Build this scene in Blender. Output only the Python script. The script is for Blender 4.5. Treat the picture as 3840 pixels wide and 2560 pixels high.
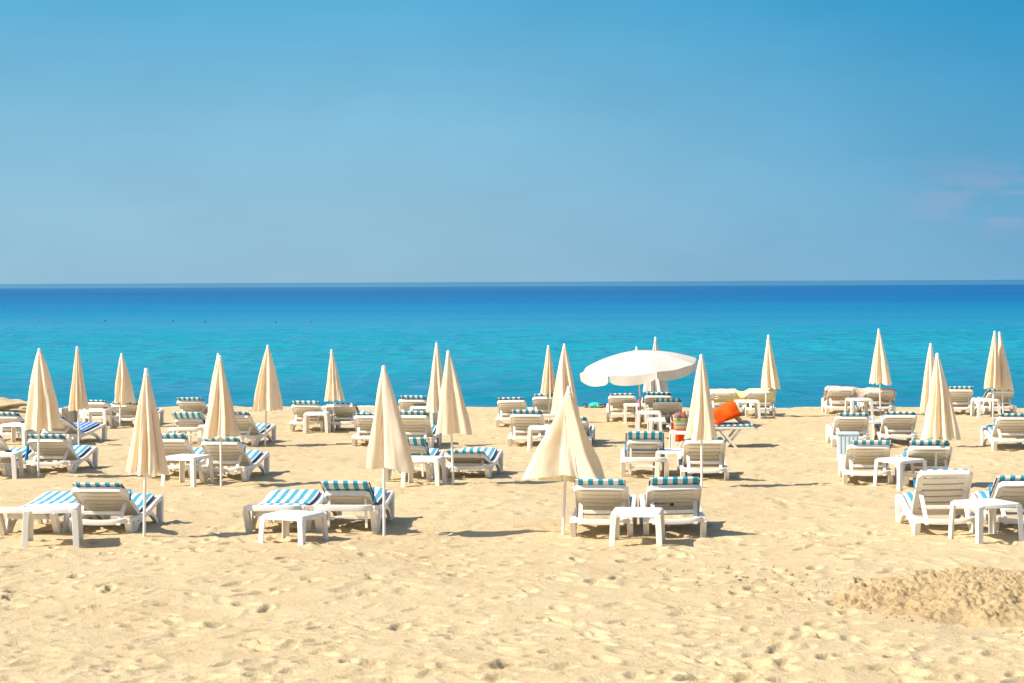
import bpy, bmesh, math, random
import numpy as np
from mathutils import Matrix, Vector, noise as mnoise

for o in list(bpy.data.objects):
    bpy.data.objects.remove(o)
scene = bpy.context.scene
COL = scene.collection
R = math.radians

# ------------------------------------------------------------------ camera
F_PX = 7200.0                       # focal length in pixels of the 3840 wide photograph
CAM_Z = 2.8
cam_d = bpy.data.cameras.new('camera')
cam_d.sensor_width = 36.0
cam_d.lens = 36.0 * F_PX / 3840.0
cam_d.clip_start = 0.1
cam_d.clip_end = 90000.0
cam = bpy.data.objects.new('camera', cam_d)
COL.objects.link(cam)
CAM_M = Matrix.Translation((0, 0, CAM_Z)) @ Matrix.Rotation(R(90 - 1.766), 4, 'X') @ Matrix.Rotation(R(-0.24), 4, 'Z')
cam.matrix_world = CAM_M
scene.camera = cam

# ------------------------------------------------------------------ world, sun, exposure
EXPOSURE, SKY_STRENGTH = 0.61, 0.122
SKY_GAIN = 1.0 / (SKY_STRENGTH * 2 ** EXPOSURE)
SUN_EL, SUN_AZ = R(43.0), R(-107.0)  # azimuth measured clockwise from +Y (the view direction)
world = bpy.data.worlds.new('World')
scene.world = world
world.use_nodes = True
wn, wl = world.node_tree.nodes, world.node_tree.links
wn.clear()
w_out = wn.new('ShaderNodeOutputWorld')
w_bg = wn.new('ShaderNodeBackground')
w_bg.inputs['Strength'].default_value = SKY_STRENGTH
sky = wn.new('ShaderNodeTexSky')
sky.sky_type = 'NISHITA'
sky.sun_disc = False
sky.sun_elevation = SUN_EL
sky.sun_rotation = SUN_AZ
sky.altitude = 0.0
sky.air_density = 1.0
sky.dust_density = 1.0
sky.ozone_density = 3.0
# near the horizon the air is hazy: pale towards the sun's side, clearer and deeper blue away from it
w_tc = wn.new('ShaderNodeTexCoord')
w_sep = wn.new('ShaderNodeSeparateXYZ'); wl.new(w_tc.outputs['Generated'], w_sep.inputs[0])
def w_range(src, a, b):
    m = wn.new('ShaderNodeMapRange'); m.interpolation_type = 'SMOOTHSTEP'
    m.inputs['From Min'].default_value = a; m.inputs['From Max'].default_value = b
    wl.new(src, m.inputs['Value']); return m.outputs['Result']
def w_ramp(stops):
    m = wn.new('ShaderNodeMapRange'); m.inputs['From Min'].default_value = 0.0; m.inputs['From Max'].default_value = 0.2
    wl.new(w_sep.outputs['Z'], m.inputs['Value'])
    r = wn.new('ShaderNodeValToRGB'); wl.new(m.outputs[0], r.inputs[0]); el = r.color_ramp.elements
    el[0].position = stops[0][0] / 0.2; el[1].position = stops[-1][0] / 0.2
    for s_ in stops[1:-1]: el.new(s_[0] / 0.2)
    for e_, s_ in zip(sorted(el, key=lambda q: q.position), stops): e_.color = (*s_[1], 1)
    return r.outputs['Color']
def w_mix(fac, a, b):
    m = wn.new('ShaderNodeMix'); m.data_type = 'RGBA'
    wl.new(fac, m.inputs['Factor']); wl.new(a, m.inputs[6]); wl.new(b, m.inputs[7]); return m.outputs[2]
h_l = w_ramp([(0.0, (.295, .510, .665)), (.035, (.295, .535, .700)), (.075, (.240, .520, .715)), (.147, (.105, .430, .690)), (.2, (.085, .36, .62))])
h_r = w_ramp([(0.0, (.170, .410, .635)), (.035, (.125, .385, .615)), (.075, (.075, .345, .590)), (.147, (.012, .295, .580)), (.2, (.015, .26, .52))])
h_c = w_mix(w_range(w_sep.outputs['X'], -0.10, 0.37), h_l, h_r)
w_hz = wn.new('ShaderNodeTexNoise'); w_hz.inputs['Scale'].default_value = 9.0; w_hz.inputs['Detail'].default_value = 4.0
w_hm = wn.new('ShaderNodeMapping'); w_hm.inputs['Scale'].default_value = (1.0, 1.0, 2.5); w_hm.inputs['Rotation'].default_value = (0, R(-25), 0)
wl.new(w_tc.outputs['Generated'], w_hm.inputs[0]); wl.new(w_hm.outputs[0], w_hz.inputs['Vector'])
w_hv = wn.new('ShaderNodeMapRange'); w_hv.inputs['From Min'].default_value = 0.3; w_hv.inputs['From Max'].default_value = 0.7
w_hv.inputs['To Min'].default_value = 0.955 * SKY_GAIN; w_hv.inputs['To Max'].default_value = 1.045 * SKY_GAIN
wl.new(w_hz.outputs['Fac'], w_hv.inputs['Value'])
w_gain = wn.new('ShaderNodeVectorMath'); w_gain.operation = 'SCALE'
wl.new(w_hv.outputs[0], w_gain.inputs['Scale'])
wl.new(h_c, w_gain.inputs[0])
w_sky = w_mix(w_range(w_sep.outputs['Z'], 0.15, 0.42), w_gain.outputs[0], sky.outputs['Color'])
# thin pinkish cloud wisps low over the sea
w_map = wn.new('ShaderNodeMapping'); w_map.inputs['Scale'].default_value = (1.0, 1.0, 3.0)
wl.new(w_tc.outputs['Generated'], w_map.inputs[0])
w_noi = wn.new('ShaderNodeTexNoise'); w_noi.inputs['Scale'].default_value = 24.0
w_noi.inputs['Detail'].default_value = 5.0; w_noi.inputs['Roughness'].default_value = 0.55
wl.new(w_map.outputs[0], w_noi.inputs['Vector'])
def w_mulf(a, b):
    m = wn.new('ShaderNodeMath'); m.operation = 'MULTIPLY'; wl.new(a, m.inputs[0]); wl.new(b, m.inputs[1]); return m.outputs[0]
c_n = w_range(w_noi.outputs['Fac'], 0.42, 0.60)
c_lo = w_range(w_sep.outputs['Z'], 0.016, 0.034)
c_hi = w_range(w_sep.outputs['Z'], 0.070, 0.040)
c_x = w_range(w_sep.outputs['X'], 0.17, 0.24)
c_y = w_range(w_sep.outputs['Y'], 0.3, 0.8)
c_m = w_mulf(w_mulf(w_mulf(c_n, c_lo), w_mulf(c_hi, c_x)), c_y)
c_s = wn.new('ShaderNodeMath'); c_s.operation = 'MULTIPLY'; wl.new(c_m, c_s.inputs[0]); c_s.inputs[1].default_value = 0.42
w_cl = wn.new('ShaderNodeMix'); w_cl.data_type = 'RGBA'; w_cl.blend_type = 'MIX'
wl.new(c_s.outputs[0], w_cl.inputs['Factor'])
wl.new(w_sky, w_cl.inputs[6])
w_cl.inputs[7].default_value = (.36 * SKY_GAIN, .42 * SKY_GAIN, .63 * SKY_GAIN, 1)
wl.new(w_cl.outputs[2], w_bg.inputs['Color'])
wl.new(w_bg.outputs[0], w_out.inputs['Surface'])

sun_d = bpy.data.lights.new('sun', 'SUN')
sun_d.energy = 4.9
sun_d.angle = R(0.53)
sun_d.color = (1.0, 0.915, 0.77)
sun = bpy.data.objects.new('sun', sun_d)
COL.objects.link(sun)
SUN_DIR = Vector((math.sin(SUN_AZ) * math.cos(SUN_EL), math.cos(SUN_AZ) * math.cos(SUN_EL), math.sin(SUN_EL)))
sun.rotation_euler = (-SUN_DIR).to_track_quat('-Z', 'Y').to_euler()
sun.location = SUN_DIR * 50

vs = scene.view_settings
vs.view_transform = 'Standard'
vs.look = 'None'
vs.exposure = EXPOSURE
vs.gamma = 1.0
vs.use_curve_mapping = False
scene.render.engine = 'CYCLES'
scene.render.resolution_x, scene.render.resolution_y = 1024, 682
scene.cycles.max_bounces = 8
scene.cycles.diffuse_bounces = 4
scene.cycles.transparent_max_bounces = 8

# ------------------------------------------------------------------ helpers
def tag(o, label=None, cat=None, group=None, kind=None):
    if label: o['label'] = label
    if cat: o['category'] = cat
    if group: o['group'] = group
    if kind: o['kind'] = kind
    return o

def link(name, mesh, mat=None, parent=None, smooth=True):
    o = bpy.data.objects.new(name, mesh)
    COL.objects.link(o)
    if mat is not None and len(mesh.materials) == 0: mesh.materials.append(mat)
    if parent is not None: o.parent = parent
    return o

def empty(name, loc=(0, 0, 0), rz=0.0):
    o = bpy.data.objects.new(name, None)
    o.empty_display_size = 0.2
    COL.objects.link(o)
    o.location = loc
    o.rotation_euler = (0, 0, rz)
    return o

class MB:
    """collects simple shapes and builds them into one mesh"""
    def __init__(s): s.v, s.f = [], []
    def add(s, vs_, fs):
        n = len(s.v); s.v += [tuple(p) for p in vs_]; s.f += [tuple(i + n for i in f) for f in fs]
    def box(s, x0, x1, y0, y1, z0, z1):
        s.add([(x0,y0,z0),(x1,y0,z0),(x1,y1,z0),(x0,y1,z0),(x0,y0,z1),(x1,y0,z1),(x1,y1,z1),(x0,y1,z1)],
              [(0,3,2,1),(4,5,6,7),(0,1,5,4),(1,2,6,5),(2,3,7,6),(3,0,4,7)])
    def bar(s, a, b, w, t, up=(0,0,1)):
        """rectangular bar from a to b, w wide sideways, t thick along up"""
        a, b = Vector(a), Vector(b); d = (b - a).normalized()
        sd = d.cross(Vector(up));
        if sd.length < 1e-5: sd = Vector((1, 0, 0))
        sd.normalize(); u = sd.cross(d).normalized()
        pts = []
        for p in (a, b):
            for sx, su in ((-1,-1),(1,-1),(1,1),(-1,1)): pts.append(p + sd * (sx * w / 2) + u * (su * t / 2))
        s.add(pts, [(0,3,2,1),(4,5,6,7),(0,1,5,4),(1,2,6,5),(2,3,7,6),(3,0,4,7)])
    def tube(s, pts, r, n=8, cap=True):
        pts = [Vector(p) for p in pts]; rings = []
        for i, p in enumerate(pts):
            d = (pts[min(i + 1, len(pts) - 1)] - pts[max(i - 1, 0)]).normalized()
            a = d.cross(Vector((0.3, 0.95, 0.1))); a.normalize(); b = d.cross(a)
            rr = r[i] if isinstance(r, (list, tuple)) else r
            rings.append([p + (a * math.cos(2*math.pi*k/n) + b * math.sin(2*math.pi*k/n)) * rr for k in range(n)])
        vs_ = [p for q in rings for p in q]; fs = []
        for i in range(len(pts) - 1):
            for k in range(n): fs.append((i*n+k, i*n+(k+1)%n, (i+1)*n+(k+1)%n, (i+1)*n+k))
        if cap: fs.append(tuple(range(n-1, -1, -1))); fs.append(tuple((len(pts)-1)*n+k for k in range(n)))
        s.add(vs_, fs)
    def lathe(s, prof, n=24, c=(0,0,0)):
        vs_ = []; fs = []
        for r, z in prof:
            for k in range(n): vs_.append((c[0]+r*math.cos(2*math.pi*k/n), c[1]+r*math.sin(2*math.pi*k/n), c[2]+z))
        for i in range(len(prof) - 1):
            for k in range(n): fs.append((i*n+k, i*n+(k+1)%n, (i+1)*n+(k+1)%n, (i+1)*n+k))
        fs.append(tuple(range(n-1, -1, -1))); fs.append(tuple((len(prof)-1)*n+k for k in range(n)))
        s.add(vs_, fs)
    def strip_solid(s, sections):
        """sections: list of equal length closed rings -> skinned solid with caps"""
        n = len(sections[0]); vs_ = [p for q in sections for p in q]; fs = []
        for i in range(len(sections) - 1):
            for k in range(n): fs.append((i*n+k, i*n+(k+1)%n, (i+1)*n+(k+1)%n, (i+1)*n+k))
        fs.append(tuple(range(n-1, -1, -1))); fs.append(tuple((len(sections)-1)*n+k for k in range(n)))
        s.add(vs_, fs)
    def sheet(s, grid):
        h, w = len(grid), len(grid[0])
        s.add([p for r_ in grid for p in r_], [(i*w+j, i*w+j+1, (i+1)*w+j+1, (i+1)*w+j) for i in range(h-1) for j in range(w-1)])
    def mesh(s, name, bevel=0.0, seg=1, smooth=True, angle=40):
        me = bpy.data.meshes.new(name)
        me.from_pydata(s.v, [], s.f)
        bm = bmesh.new(); bm.from_mesh(me)
        bmesh.ops.recalc_face_normals(bm, faces=bm.faces)
        if bevel > 0:
            ed = [e for e in bm.edges if len(e.link_faces) == 2 and e.calc_face_angle(0) > R(35)]
            bmesh.ops.bevel(bm, geom=ed, offset=bevel, segments=seg, affect='EDGES', profile=0.6, clamp_overlap=True)
        for e in bm.edges:
            if len(e.link_faces) == 2: e.smooth = e.calc_face_angle(0) < R(angle)
        for f in bm.faces: f.smooth = smooth
        bm.to_mesh(me); bm.free(); me.update()
        return me
    def build(s, name, mat, parent=None, bevel=0.0, seg=1, smooth=True, angle=40):
        return link(name, s.mesh(name, bevel, seg, smooth, angle), mat, parent)

# ------------------------------------------------------------------ materials
MATS = {}
def new_mat(name):
    m = bpy.data.materials.new(name); m.use_nodes = True
    nt = m.node_tree; nt.nodes.clear()
    out = nt.nodes.new('ShaderNodeOutputMaterial')
    MATS[name] = m
    return m, nt, out
def N(nt, t, **kw):
    n = nt.nodes.new(t)
    for k, v in kw.items():
        if k.startswith('i_'): n.inputs[k[2:].replace('_', ' ')].default_value = v
        else: setattr(n, k, v)
    return n
def noise_tex(nt, vec, scale, detail=3, rough=0.5, dist=0.0):
    n = N(nt, 'ShaderNodeTexNoise'); n.inputs['Scale'].default_value = scale
    n.inputs['Detail'].default_value = detail; n.inputs['Roughness'].default_value = rough
    n.inputs['Distortion'].default_value = dist
    if vec is not None: nt.links.new(vec, n.inputs['Vector'])
    return n.outputs['Fac']
def mixc(nt, fac, a, b, blend='MIX'):
    n = N(nt, 'ShaderNodeMix', data_type='RGBA', blend_type=blend)
    for sock, v in ((n.inputs['Factor'], fac), (n.inputs[6], a), (n.inputs[7], b)):
        if hasattr(v, 'is_output'): nt.links.new(v, sock)
        elif isinstance(v, (int, float)): sock.default_value = v
        else: sock.default_value = (*v[:3], 1)
    return n.outputs[2]
def mrange(nt, v, a, b, c=0.0, d=1.0, smooth=False):
    n = N(nt, 'ShaderNodeMapRange'); n.interpolation_type = 'SMOOTHSTEP' if smooth else 'LINEAR'
    nt.links.new(v, n.inputs['Value'])
    n.inputs['From Min'].default_value = a; n.inputs['From Max'].default_value = b
    n.inputs['To Min'].default_value = c; n.inputs['To Max'].default_value = d
    return n.outputs['Result']
def math_n(nt, op, a, b=None):
    n = N(nt, 'ShaderNodeMath', operation=op)
    for i, v in enumerate((a, b)):
        if v is None: continue
        if hasattr(v, 'is_output'): nt.links.new(v, n.inputs[i])
        else: n.inputs[i].default_value = v
    return n.outputs[0]
def principled(nt, out, col, rough=0.5, spec=0.5):
    p = N(nt, 'ShaderNodeBsdfPrincipled')
    if hasattr(col, 'is_output'): nt.links.new(col, p.inputs['Base Color'])
    else: p.inputs['Base Color'].default_value = (*col[:3], 1)
    if hasattr(rough, 'is_output'): nt.links.new(rough, p.inputs['Roughness'])
    else: p.inputs['Roughness'].default_value = rough
    p.inputs['Specular IOR Level'].default_value = spec
    nt.links.new(p.outputs[0], out.inputs['Surface'])
    return p
def bump(nt, p, h, strength, dist):
    b = N(nt, 'ShaderNodeBump'); b.inputs['Strength'].default_value = strength; b.inputs['Distance'].default_value = dist
    nt.links.new(h, b.inputs['Height']); nt.links.new(b.outputs[0], p.inputs['Normal'])
    return b

def simple_mat(name, col, rough=0.5, var=0.08, scale=8.0, spec=0.4, bmp=0.0, bscale=60.0, randobj=0.0):
    m, nt, out = new_mat(name)
    tc = N(nt, 'ShaderNodeTexCoord').outputs['Object']
    f = noise_tex(nt, tc, scale, 4, 0.6)
    c = mixc(nt, mrange(nt, f, 0.3, 0.7), [x * (1 - var) for x in col], [min(1, x * (1 + var)) for x in col])
    if randobj:
        oi = N(nt, 'ShaderNodeObjectInfo').outputs['Random']
        c = mixc(nt, mrange(nt, oi, 0, 1, 0, randobj), c, [x * y for x, y in zip(col, (0.86, 0.78, 0.62))])
    p = principled(nt, out, c, rough, spec)
    if bmp: bump(nt, p, noise_tex(nt, tc, bscale, 2), bmp, 0.01)
    return m

def plastic_mat():
    m, nt, out = new_mat('white_plastic')
    tc = N(nt, 'ShaderNodeTexCoord').outputs['Object']
    geo = N(nt, 'ShaderNodeNewGeometry')
    oi = N(nt, 'ShaderNodeObjectInfo').outputs['Random']
    big = noise_tex(nt, tc, 3.0, 4, 0.6); fine = noise_tex(nt, tc, 28.0, 4, 0.7)
    c = mixc(nt, mrange(nt, big, 0.35, 0.7), (0.84, 0.805, 0.735), (0.79, 0.73, 0.63))
    c = mixc(nt, mrange(nt, oi, 0, 1, 0, 0.35), c, (0.80, 0.72, 0.59))
    sp = mrange(nt, fine, 0.56, 0.78, 0, 0.5)
    c = mixc(nt, sp, c, (0.48, 0.40, 0.29))
    p = principled(nt, out, c, 0.42, 0.45)
    bump(nt, p, noise_tex(nt, tc, 90.0, 2), 0.08, 0.004)
    return m

def cushion_mat(name, blue, white, side):
    """stripes run along the cushion, sewn from strips of towelling"""
    m, nt, out = new_mat(name)
    tc = N(nt, 'ShaderNodeTexCoord').outputs['Object']
    sep = N(nt, 'ShaderNodeSeparateXYZ'); nt.links.new(tc, sep.inputs[0])
    wob = math_n(nt, 'MULTIPLY', math_n(nt, 'SUBTRACT', noise_tex(nt, tc, 14.0, 2), 0.5), 0.012)
    x = math_n(nt, 'ADD', sep.outputs['X'], wob)
    t = math_n(nt, 'FRACT', math_n(nt, 'MULTIPLY', math_n(nt, 'ADD', x, 10.0 + 0.0275), 1 / 0.11))
    st = mrange(nt, t, 0.49, 0.51)
    f = noise_tex(nt, tc, 45.0, 3, 0.7)
    bl = mixc(nt, mrange(nt, f, 0.3, 0.7), [c * 0.82 for c in blue], [min(1, c * 1.2) for c in blue])
    wh = mixc(nt, mrange(nt, noise_tex(nt, tc, 5.0, 4, 0.6), 0.35, 0.75), white, [c * 0.85 for c in white])
    c = mixc(nt, st, bl, wh)
    p = principled(nt, out, c, 0.75, 0.2)
    p.inputs['Sheen Weight'].default_value = 0.25
    bump(nt, p, noise_tex(nt, tc, 70.0, 3), 0.35, 0.006)
    return m

def canopy_mat(name, col, trans):
    m, nt, out = new_mat(name)
    tc = N(nt, 'ShaderNodeTexCoord').outputs['Object']
    oi = N(nt, 'ShaderNodeObjectInfo').outputs['Random']
    f = noise_tex(nt, tc, 4.0, 4, 0.6)
    c = mixc(nt, mrange(nt, f, 0.3, 0.7), [x * 0.93 for x in col], [min(1, x * 1.05) for x in col])
    c = mixc(nt, mrange(nt, oi, 0, 1, 0, 0.5), c, (col[0] * 0.98, col[1] * 0.93, col[2] * 0.84))
    sp = mrange(nt, noise_tex(nt, tc, 22.0, 4, 0.7), 0.62, 0.8, 0, 0.3)
    c = mixc(nt, sp, c, [x * y for x, y in zip(col, (0.8, 0.72, 0.6))])
    d = N(nt, 'ShaderNodeBsdfPrincipled'); nt.links.new(c, d.inputs['Base Color'])
    d.inputs['Roughness'].default_value = 0.8; d.inputs['Specular IOR Level'].default_value = 0.15
    t = N(nt, 'ShaderNodeBsdfTranslucent')
    nt.links.new(mixc(nt, 1.0, c, (1.0, 0.80, 0.42), 'MULTIPLY'), t.inputs['Color'])
    mx = N(nt, 'ShaderNodeMixShader'); mx.inputs[0].default_value = trans
    nt.links.new(d.outputs[0], mx.inputs[1]); nt.links.new(t.outputs[0], mx.inputs[2])
    nt.links.new(mx.outputs[0], out.inputs['Surface'])
    b = N(nt, 'ShaderNodeBump'); b.inputs['Strength'].default_value = 0.15; b.inputs['Distance'].default_value = 0.01
    nt.links.new(noise_tex(nt, tc, 30.0, 3), b.inputs['Height'])
    nt.links.new(b.outputs[0], d.inputs['Normal'])
    return m

def sand_mat(name, dry, damp, rough_clump=False):
    m, nt, out = new_mat(name)
    tc = N(nt, 'ShaderNodeTexCoord').outputs['Object']
    a = noise_tex(nt, tc, 0.35, 4, 0.6); b_ = noise_tex(nt, tc, 2.4, 5, 0.65); g = noise_tex(nt, tc, 220.0, 2, 0.8)
    c = mixc(nt, mrange(nt, b_, 0.35, 0.70), dry, [x * y for x, y in zip(dry, (0.93, 0.90, 0.84))])
    c = mixc(nt, mrange(nt, a, 0.45, 0.75, 0, 0.35), c, damp)
    c = mixc(nt, mrange(nt, g, 0.56, 0.74, 0, 0.40), c, [x * 0.55 for x in damp])
    c = mixc(nt, mrange(nt, noise_tex(nt, tc, 160.0, 1), 0.66, 0.74, 0, 0.5), c, [min(1, x * 1.3) for x in dry])
    c = mixc(nt, mrange(nt, noise_tex(nt, tc, 38.0, 4, 0.75), 0.46, 0.72, 0, 0.42), c, damp)
    c = mixc(nt, mrange(nt, noise_tex(nt, tc, 6.5, 5, 0.7, 0.6), 0.58, 0.70, 0, 0.45), c, damp)
    if rough_clump:
        c = mixc(nt, mrange(nt, noise_tex(nt, tc, 5.0, 4, 0.7), 0.4, 0.65, 0, 0.6), c, damp)
    else:
        at = N(nt, 'ShaderNodeAttribute'); at.attribute_name = 'damp'
        c = mixc(nt, at.outputs['Fac'], c, damp)
    p = principled(nt, out, c, 0.95, 0.08)
    h = math_n(nt, 'ADD', math_n(nt, 'MULTIPLY', noise_tex(nt, tc, 26.0, 4, 0.7), 1.0), math_n(nt, 'MULTIPLY', g, 0.25))
    bump(nt, p, h, 0.75, 0.028)
    return m

def water_mat():
    m, nt, out = new_mat('sea_water')
    tc = N(nt, 'ShaderNodeTexCoord').outputs['Object']
    sep = N(nt, 'ShaderNodeSeparateXYZ'); nt.links.new(tc, sep.inputs[0])
    def mapped(sx, sy):
        mp = N(nt, 'ShaderNodeMapping'); mp.inputs['Scale'].default_value = (sx, sy, 1)
        nt.links.new(tc, mp.inputs['Vector']); return mp.outputs[0]
    # water colour follows the sea bed: pale sand shallows, then deep water
    edge = math_n(nt, 'MULTIPLY', math_n(nt, 'SUBTRACT', noise_tex(nt, mapped(0.006, 0.02), 1.0, 3), 0.5), 0.35)
    lg = math_n(nt, 'LOGARITHM', math_n(nt, 'MAXIMUM', sep.outputs['Y'], 20.0), 10.0)
    fac = mrange(nt, math_n(nt, 'ADD', lg, edge), math.log10(50), math.log10(5000))
    cr = N(nt, 'ShaderNodeValToRGB'); nt.links.new(fac, cr.inputs[0])
    el = cr.color_ramp.elements
    stops = [(0.0, (0.003, 0.165, 0.230)), (0.05, (0.003, 0.215, 0.275)), (0.10, (0.003, 0.255, 0.305)), (0.16, (0.002, 0.275, 0.325)), (0.23, (0.001, 0.235, 0.325)),
             (0.32, (0.001, 0.150, 0.300)), (0.42, (0.001, 0.105, 0.270)), (0.56, (0.001, 0.078, 0.235)), (1.0, (0.001, 0.060, 0.21))]
    el[0].position, el[0].color = stops[0][0], (*stops[0][1], 1)
    el[1].position, el[1].color = stops[-1][0], (*stops[-1][1], 1)
    for pos, c in stops[1:-1]:
        e = el.new(pos); e.color = (*c, 1)
    # calm slicks far out
    slick = mrange(nt, noise_tex(nt, mapped(0.0009, 0.011), 1.0, 3, 0.5), 0.54, 0.60, 0, 1, True)
    far = mrange(nt, sep.outputs['Y'], 200.0, 600.0, 0, 1, True)
    off = mrange(nt, math_n(nt, 'ADD', sep.outputs['Y'], math_n(nt, 'MULTIPLY', noise_tex(nt, mapped(0.0012, 0.004), 1.0, 3), 1100.0)), 900.0, 2200.0, 0, 1.0, True)
    calm = math_n(nt, 'MAXIMUM', math_n(nt, 'MULTIPLY', slick, math_n(nt, 'MULTIPLY', far, 0.7)), off)
    w1 = noise_tex(nt, mapped(0.10, 0.34), 1.0, 3, 0.55, 0.5)
    w2 = noise_tex(nt, mapped(0.40, 1.10), 1.0, 3, 0.55, 0.4)
    w3 = noise_tex(nt, mapped(0.020, 0.05), 1.0, 2, 0.5)
    h = math_n(nt, 'ADD', math_n(nt, 'ADD', math_n(nt, 'MULTIPLY', w1, 1.0), math_n(nt, 'MULTIPLY', w2, 0.34)), math_n(nt, 'MULTIPLY', w3, 1.5))
    b = N(nt, 'ShaderNodeBump'); b.inputs['Distance'].default_value = 0.42
    nt.links.new(math_n(nt, 'MULTIPLY', math_n(nt, 'SUBTRACT', 1.0, math_n(nt, 'MULTIPLY', calm, 0.93)), mrange(nt, sep.outputs['Y'], 80.0, 200.0, 0.22, 1.0)), b.inputs['Strength'])
    nt.links.new(h, b.inputs['Height'])
    # light from within the water, and a mirror-like surface that the wave slopes break up unless calm
    d = N(nt, 'ShaderNodeBsdfDiffuse'); nt.links.new(cr.outputs[0], d.inputs['Color'])
    g = N(nt, 'ShaderNodeBsdfGlossy'); g.inputs['Color'].default_value = (0.62, 0.90, 1.0, 1)
    nt.links.new(mrange(nt, calm, 0, 1, 0.16, 0.03), g.inputs['Roughness'])
    fr = N(nt, 'ShaderNodeFresnel'); fr.inputs['IOR'].default_value = 1.333
    for q in (g, fr): nt.links.new(b.outputs[0], q.inputs['Normal'])
    mx = N(nt, 'ShaderNodeMixShader')
    inshore = mrange(nt, sep.outputs['Y'], 80.0, 230.0, 0.95, 0.40)
    nt.links.new(math_n(nt, 'MULTIPLY', fr.outputs[0], math_n(nt, 'MAXIMUM', inshore, mrange(nt, calm, 0, 1, 0.0, 0.78))), mx.inputs[0])
    nt.links.new(d.outputs[0], mx.inputs[1]); nt.links.new(g.outputs[0], mx.inputs[2])
    nt.links.new(mx.outputs[0], out.inputs['Surface'])
    return m

plastic_mat()
cushion_mat('striped_cloth', (0.006, 0.29, 0.43), (0.80, 0.74, 0.68), None)
cushion_mat('dark_blue_cloth', (0.006, 0.06, 0.30), (0.30, 0.50, 0.70), None)
canopy_mat('cream_canvas', (0.96, 0.89, 0.735), 0.36)
canopy_mat('pale_canvas', (0.95, 0.90, 0.74), 0.42)
canopy_mat('white_canvas', (0.72, 0.685, 0.61), 0.20)
sand_mat('sand', (0.63, 0.50, 0.305), (0.47, 0.335, 0.172))
sand_mat('dug_sand', (0.54, 0.405, 0.23), (0.37, 0.255, 0.125), True)
water_mat()
simple_mat('navy_piping', (0.02, 0.03, 0.11), 0.7)
simple_mat('blue_strap', (0.005, 0.24, 0.50), 0.5)
simple_mat('pole_white', (0.80, 0.77, 0.70), 0.35, 0.06, 14, 0.5)
simple_mat('pole_wood', (0.55, 0.36, 0.16), 0.5, 0.25, 20)
simple_mat('cap_plastic', (0.82, 0.80, 0.76), 0.4)
simple_mat('steel', (0.45, 0.43, 0.40), 0.35, 0.2, 20)
simple_mat('dark_plastic', (0.02, 0.02, 0.022), 0.4)
simple_mat('orange_towelling', (0.80, 0.085, 0.007), 0.9, 0.5, 5, 0.1, 0.5, 60)
simple_mat('yellow_towelling', (0.82, 0.72, 0.34), 0.9, 0.15, 6, 0.1, 0.5, 60)
simple_mat('beige_towelling', (0.58, 0.46, 0.38), 0.9, 0.45, 18, 0.1, 0.5, 60)
simple_mat('skin', (0.62, 0.36, 0.24), 0.55, 0.08, 10)
simple_mat('hair', (0.05, 0.03, 0.02), 0.6)
simple_mat('concrete', (0.26, 0.23, 0.19), 0.95, 0.3, 14, 0.1, 0.6, 40)
simple_mat('shore_rock', (0.17, 0.13, 0.09), 0.95, 0.3, 9, 0.1, 0.7, 30)
simple_mat('red_stone', (0.36, 0.15, 0.08), 0.9, 0.3, 9, 0.1, 0.5, 30)
simple_mat('pale_blue_plastic', (0.52, 0.62, 0.65), 0.5)
simple_mat('teal_cloth', (0.02, 0.50, 0.40), 0.6)
simple_mat('sandal', (0.30, 0.18, 0.09), 0.7, 0.5, 50)
simple_mat('red_buoy', (0.45, 0.02, 0.02), 0.4)
simple_mat('dark_buoy', (0.03, 0.03, 0.05), 0.4)
simple_mat('foam', (0.86, 0.88, 0.88), 0.9, 0.06, 8, 0.2, 0.8, 25)

# ------------------------------------------------------------------ the lie of the land
SLOPE, Y0 = 0.012, 21.7
SEA_Z = -0.67
def crest_y(x): return 47.8 - 0.09 * x
def base_h(x, y):
    """beach height without ripples and footprints (numpy arrays or floats)"""
    x = np.asarray(x, float); y = np.asarray(y, float)
    cy = crest_y(x)
    h = -SLOPE * (np.minimum(y, cy) - Y0)
    d = np.maximum(y - cy, 0)
    h = h - 0.125 * d * d / (d + 0.8)
    dip = np.exp(-((x + 10.9) / 1.3) ** 2) * np.clip((y - 44.0) / 4.0, 0, 1)
    return h - 0.22 * dip
def ground(px, py):
    """point of the smooth beach seen at a pixel of the 3840 x 2560 photograph"""
    d = CAM_M.to_3x3() @ Vector(((px - 1920) / F_PX, -(py - 1280) / F_PX, -1.0))
    t = (CAM_Z - SLOPE * Y0) / (-d.z - SLOPE * d.y)
    return Vector((d.x * t, d.y * t, CAM_Z + d.z * t))

def vnoise(x, y, s, seed):
    x = x / s + seed * 17.13; y = y / s + seed * 9.71
    xi = np.floor(x).astype(np.int64); yi = np.floor(y).astype(np.int64)
    fx = x - xi; fy = y - yi
    fx = fx * fx * fx * (fx * (fx * 6 - 15) + 10); fy = fy * fy * fy * (fy * (fy * 6 - 15) + 10)
    def hsh(a, b):
        n = (a * 374761393 + b * 668265263 + seed * 1442695041) & 0xffffffff
        n = ((n ^ (n >> 13)) * 1274126177) & 0xffffffff
        return ((n ^ (n >> 16)) & 0xffff) / 65535.0 * 2 - 1
    a = hsh(xi, yi); b = hsh(xi + 1, yi); c = hsh(xi, yi + 1); d = hsh(xi + 1, yi + 1)
    return (a * (1 - fx) + b * fx) * (1 - fy) + (c * (1 - fx) + d * fx) * fy

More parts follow.
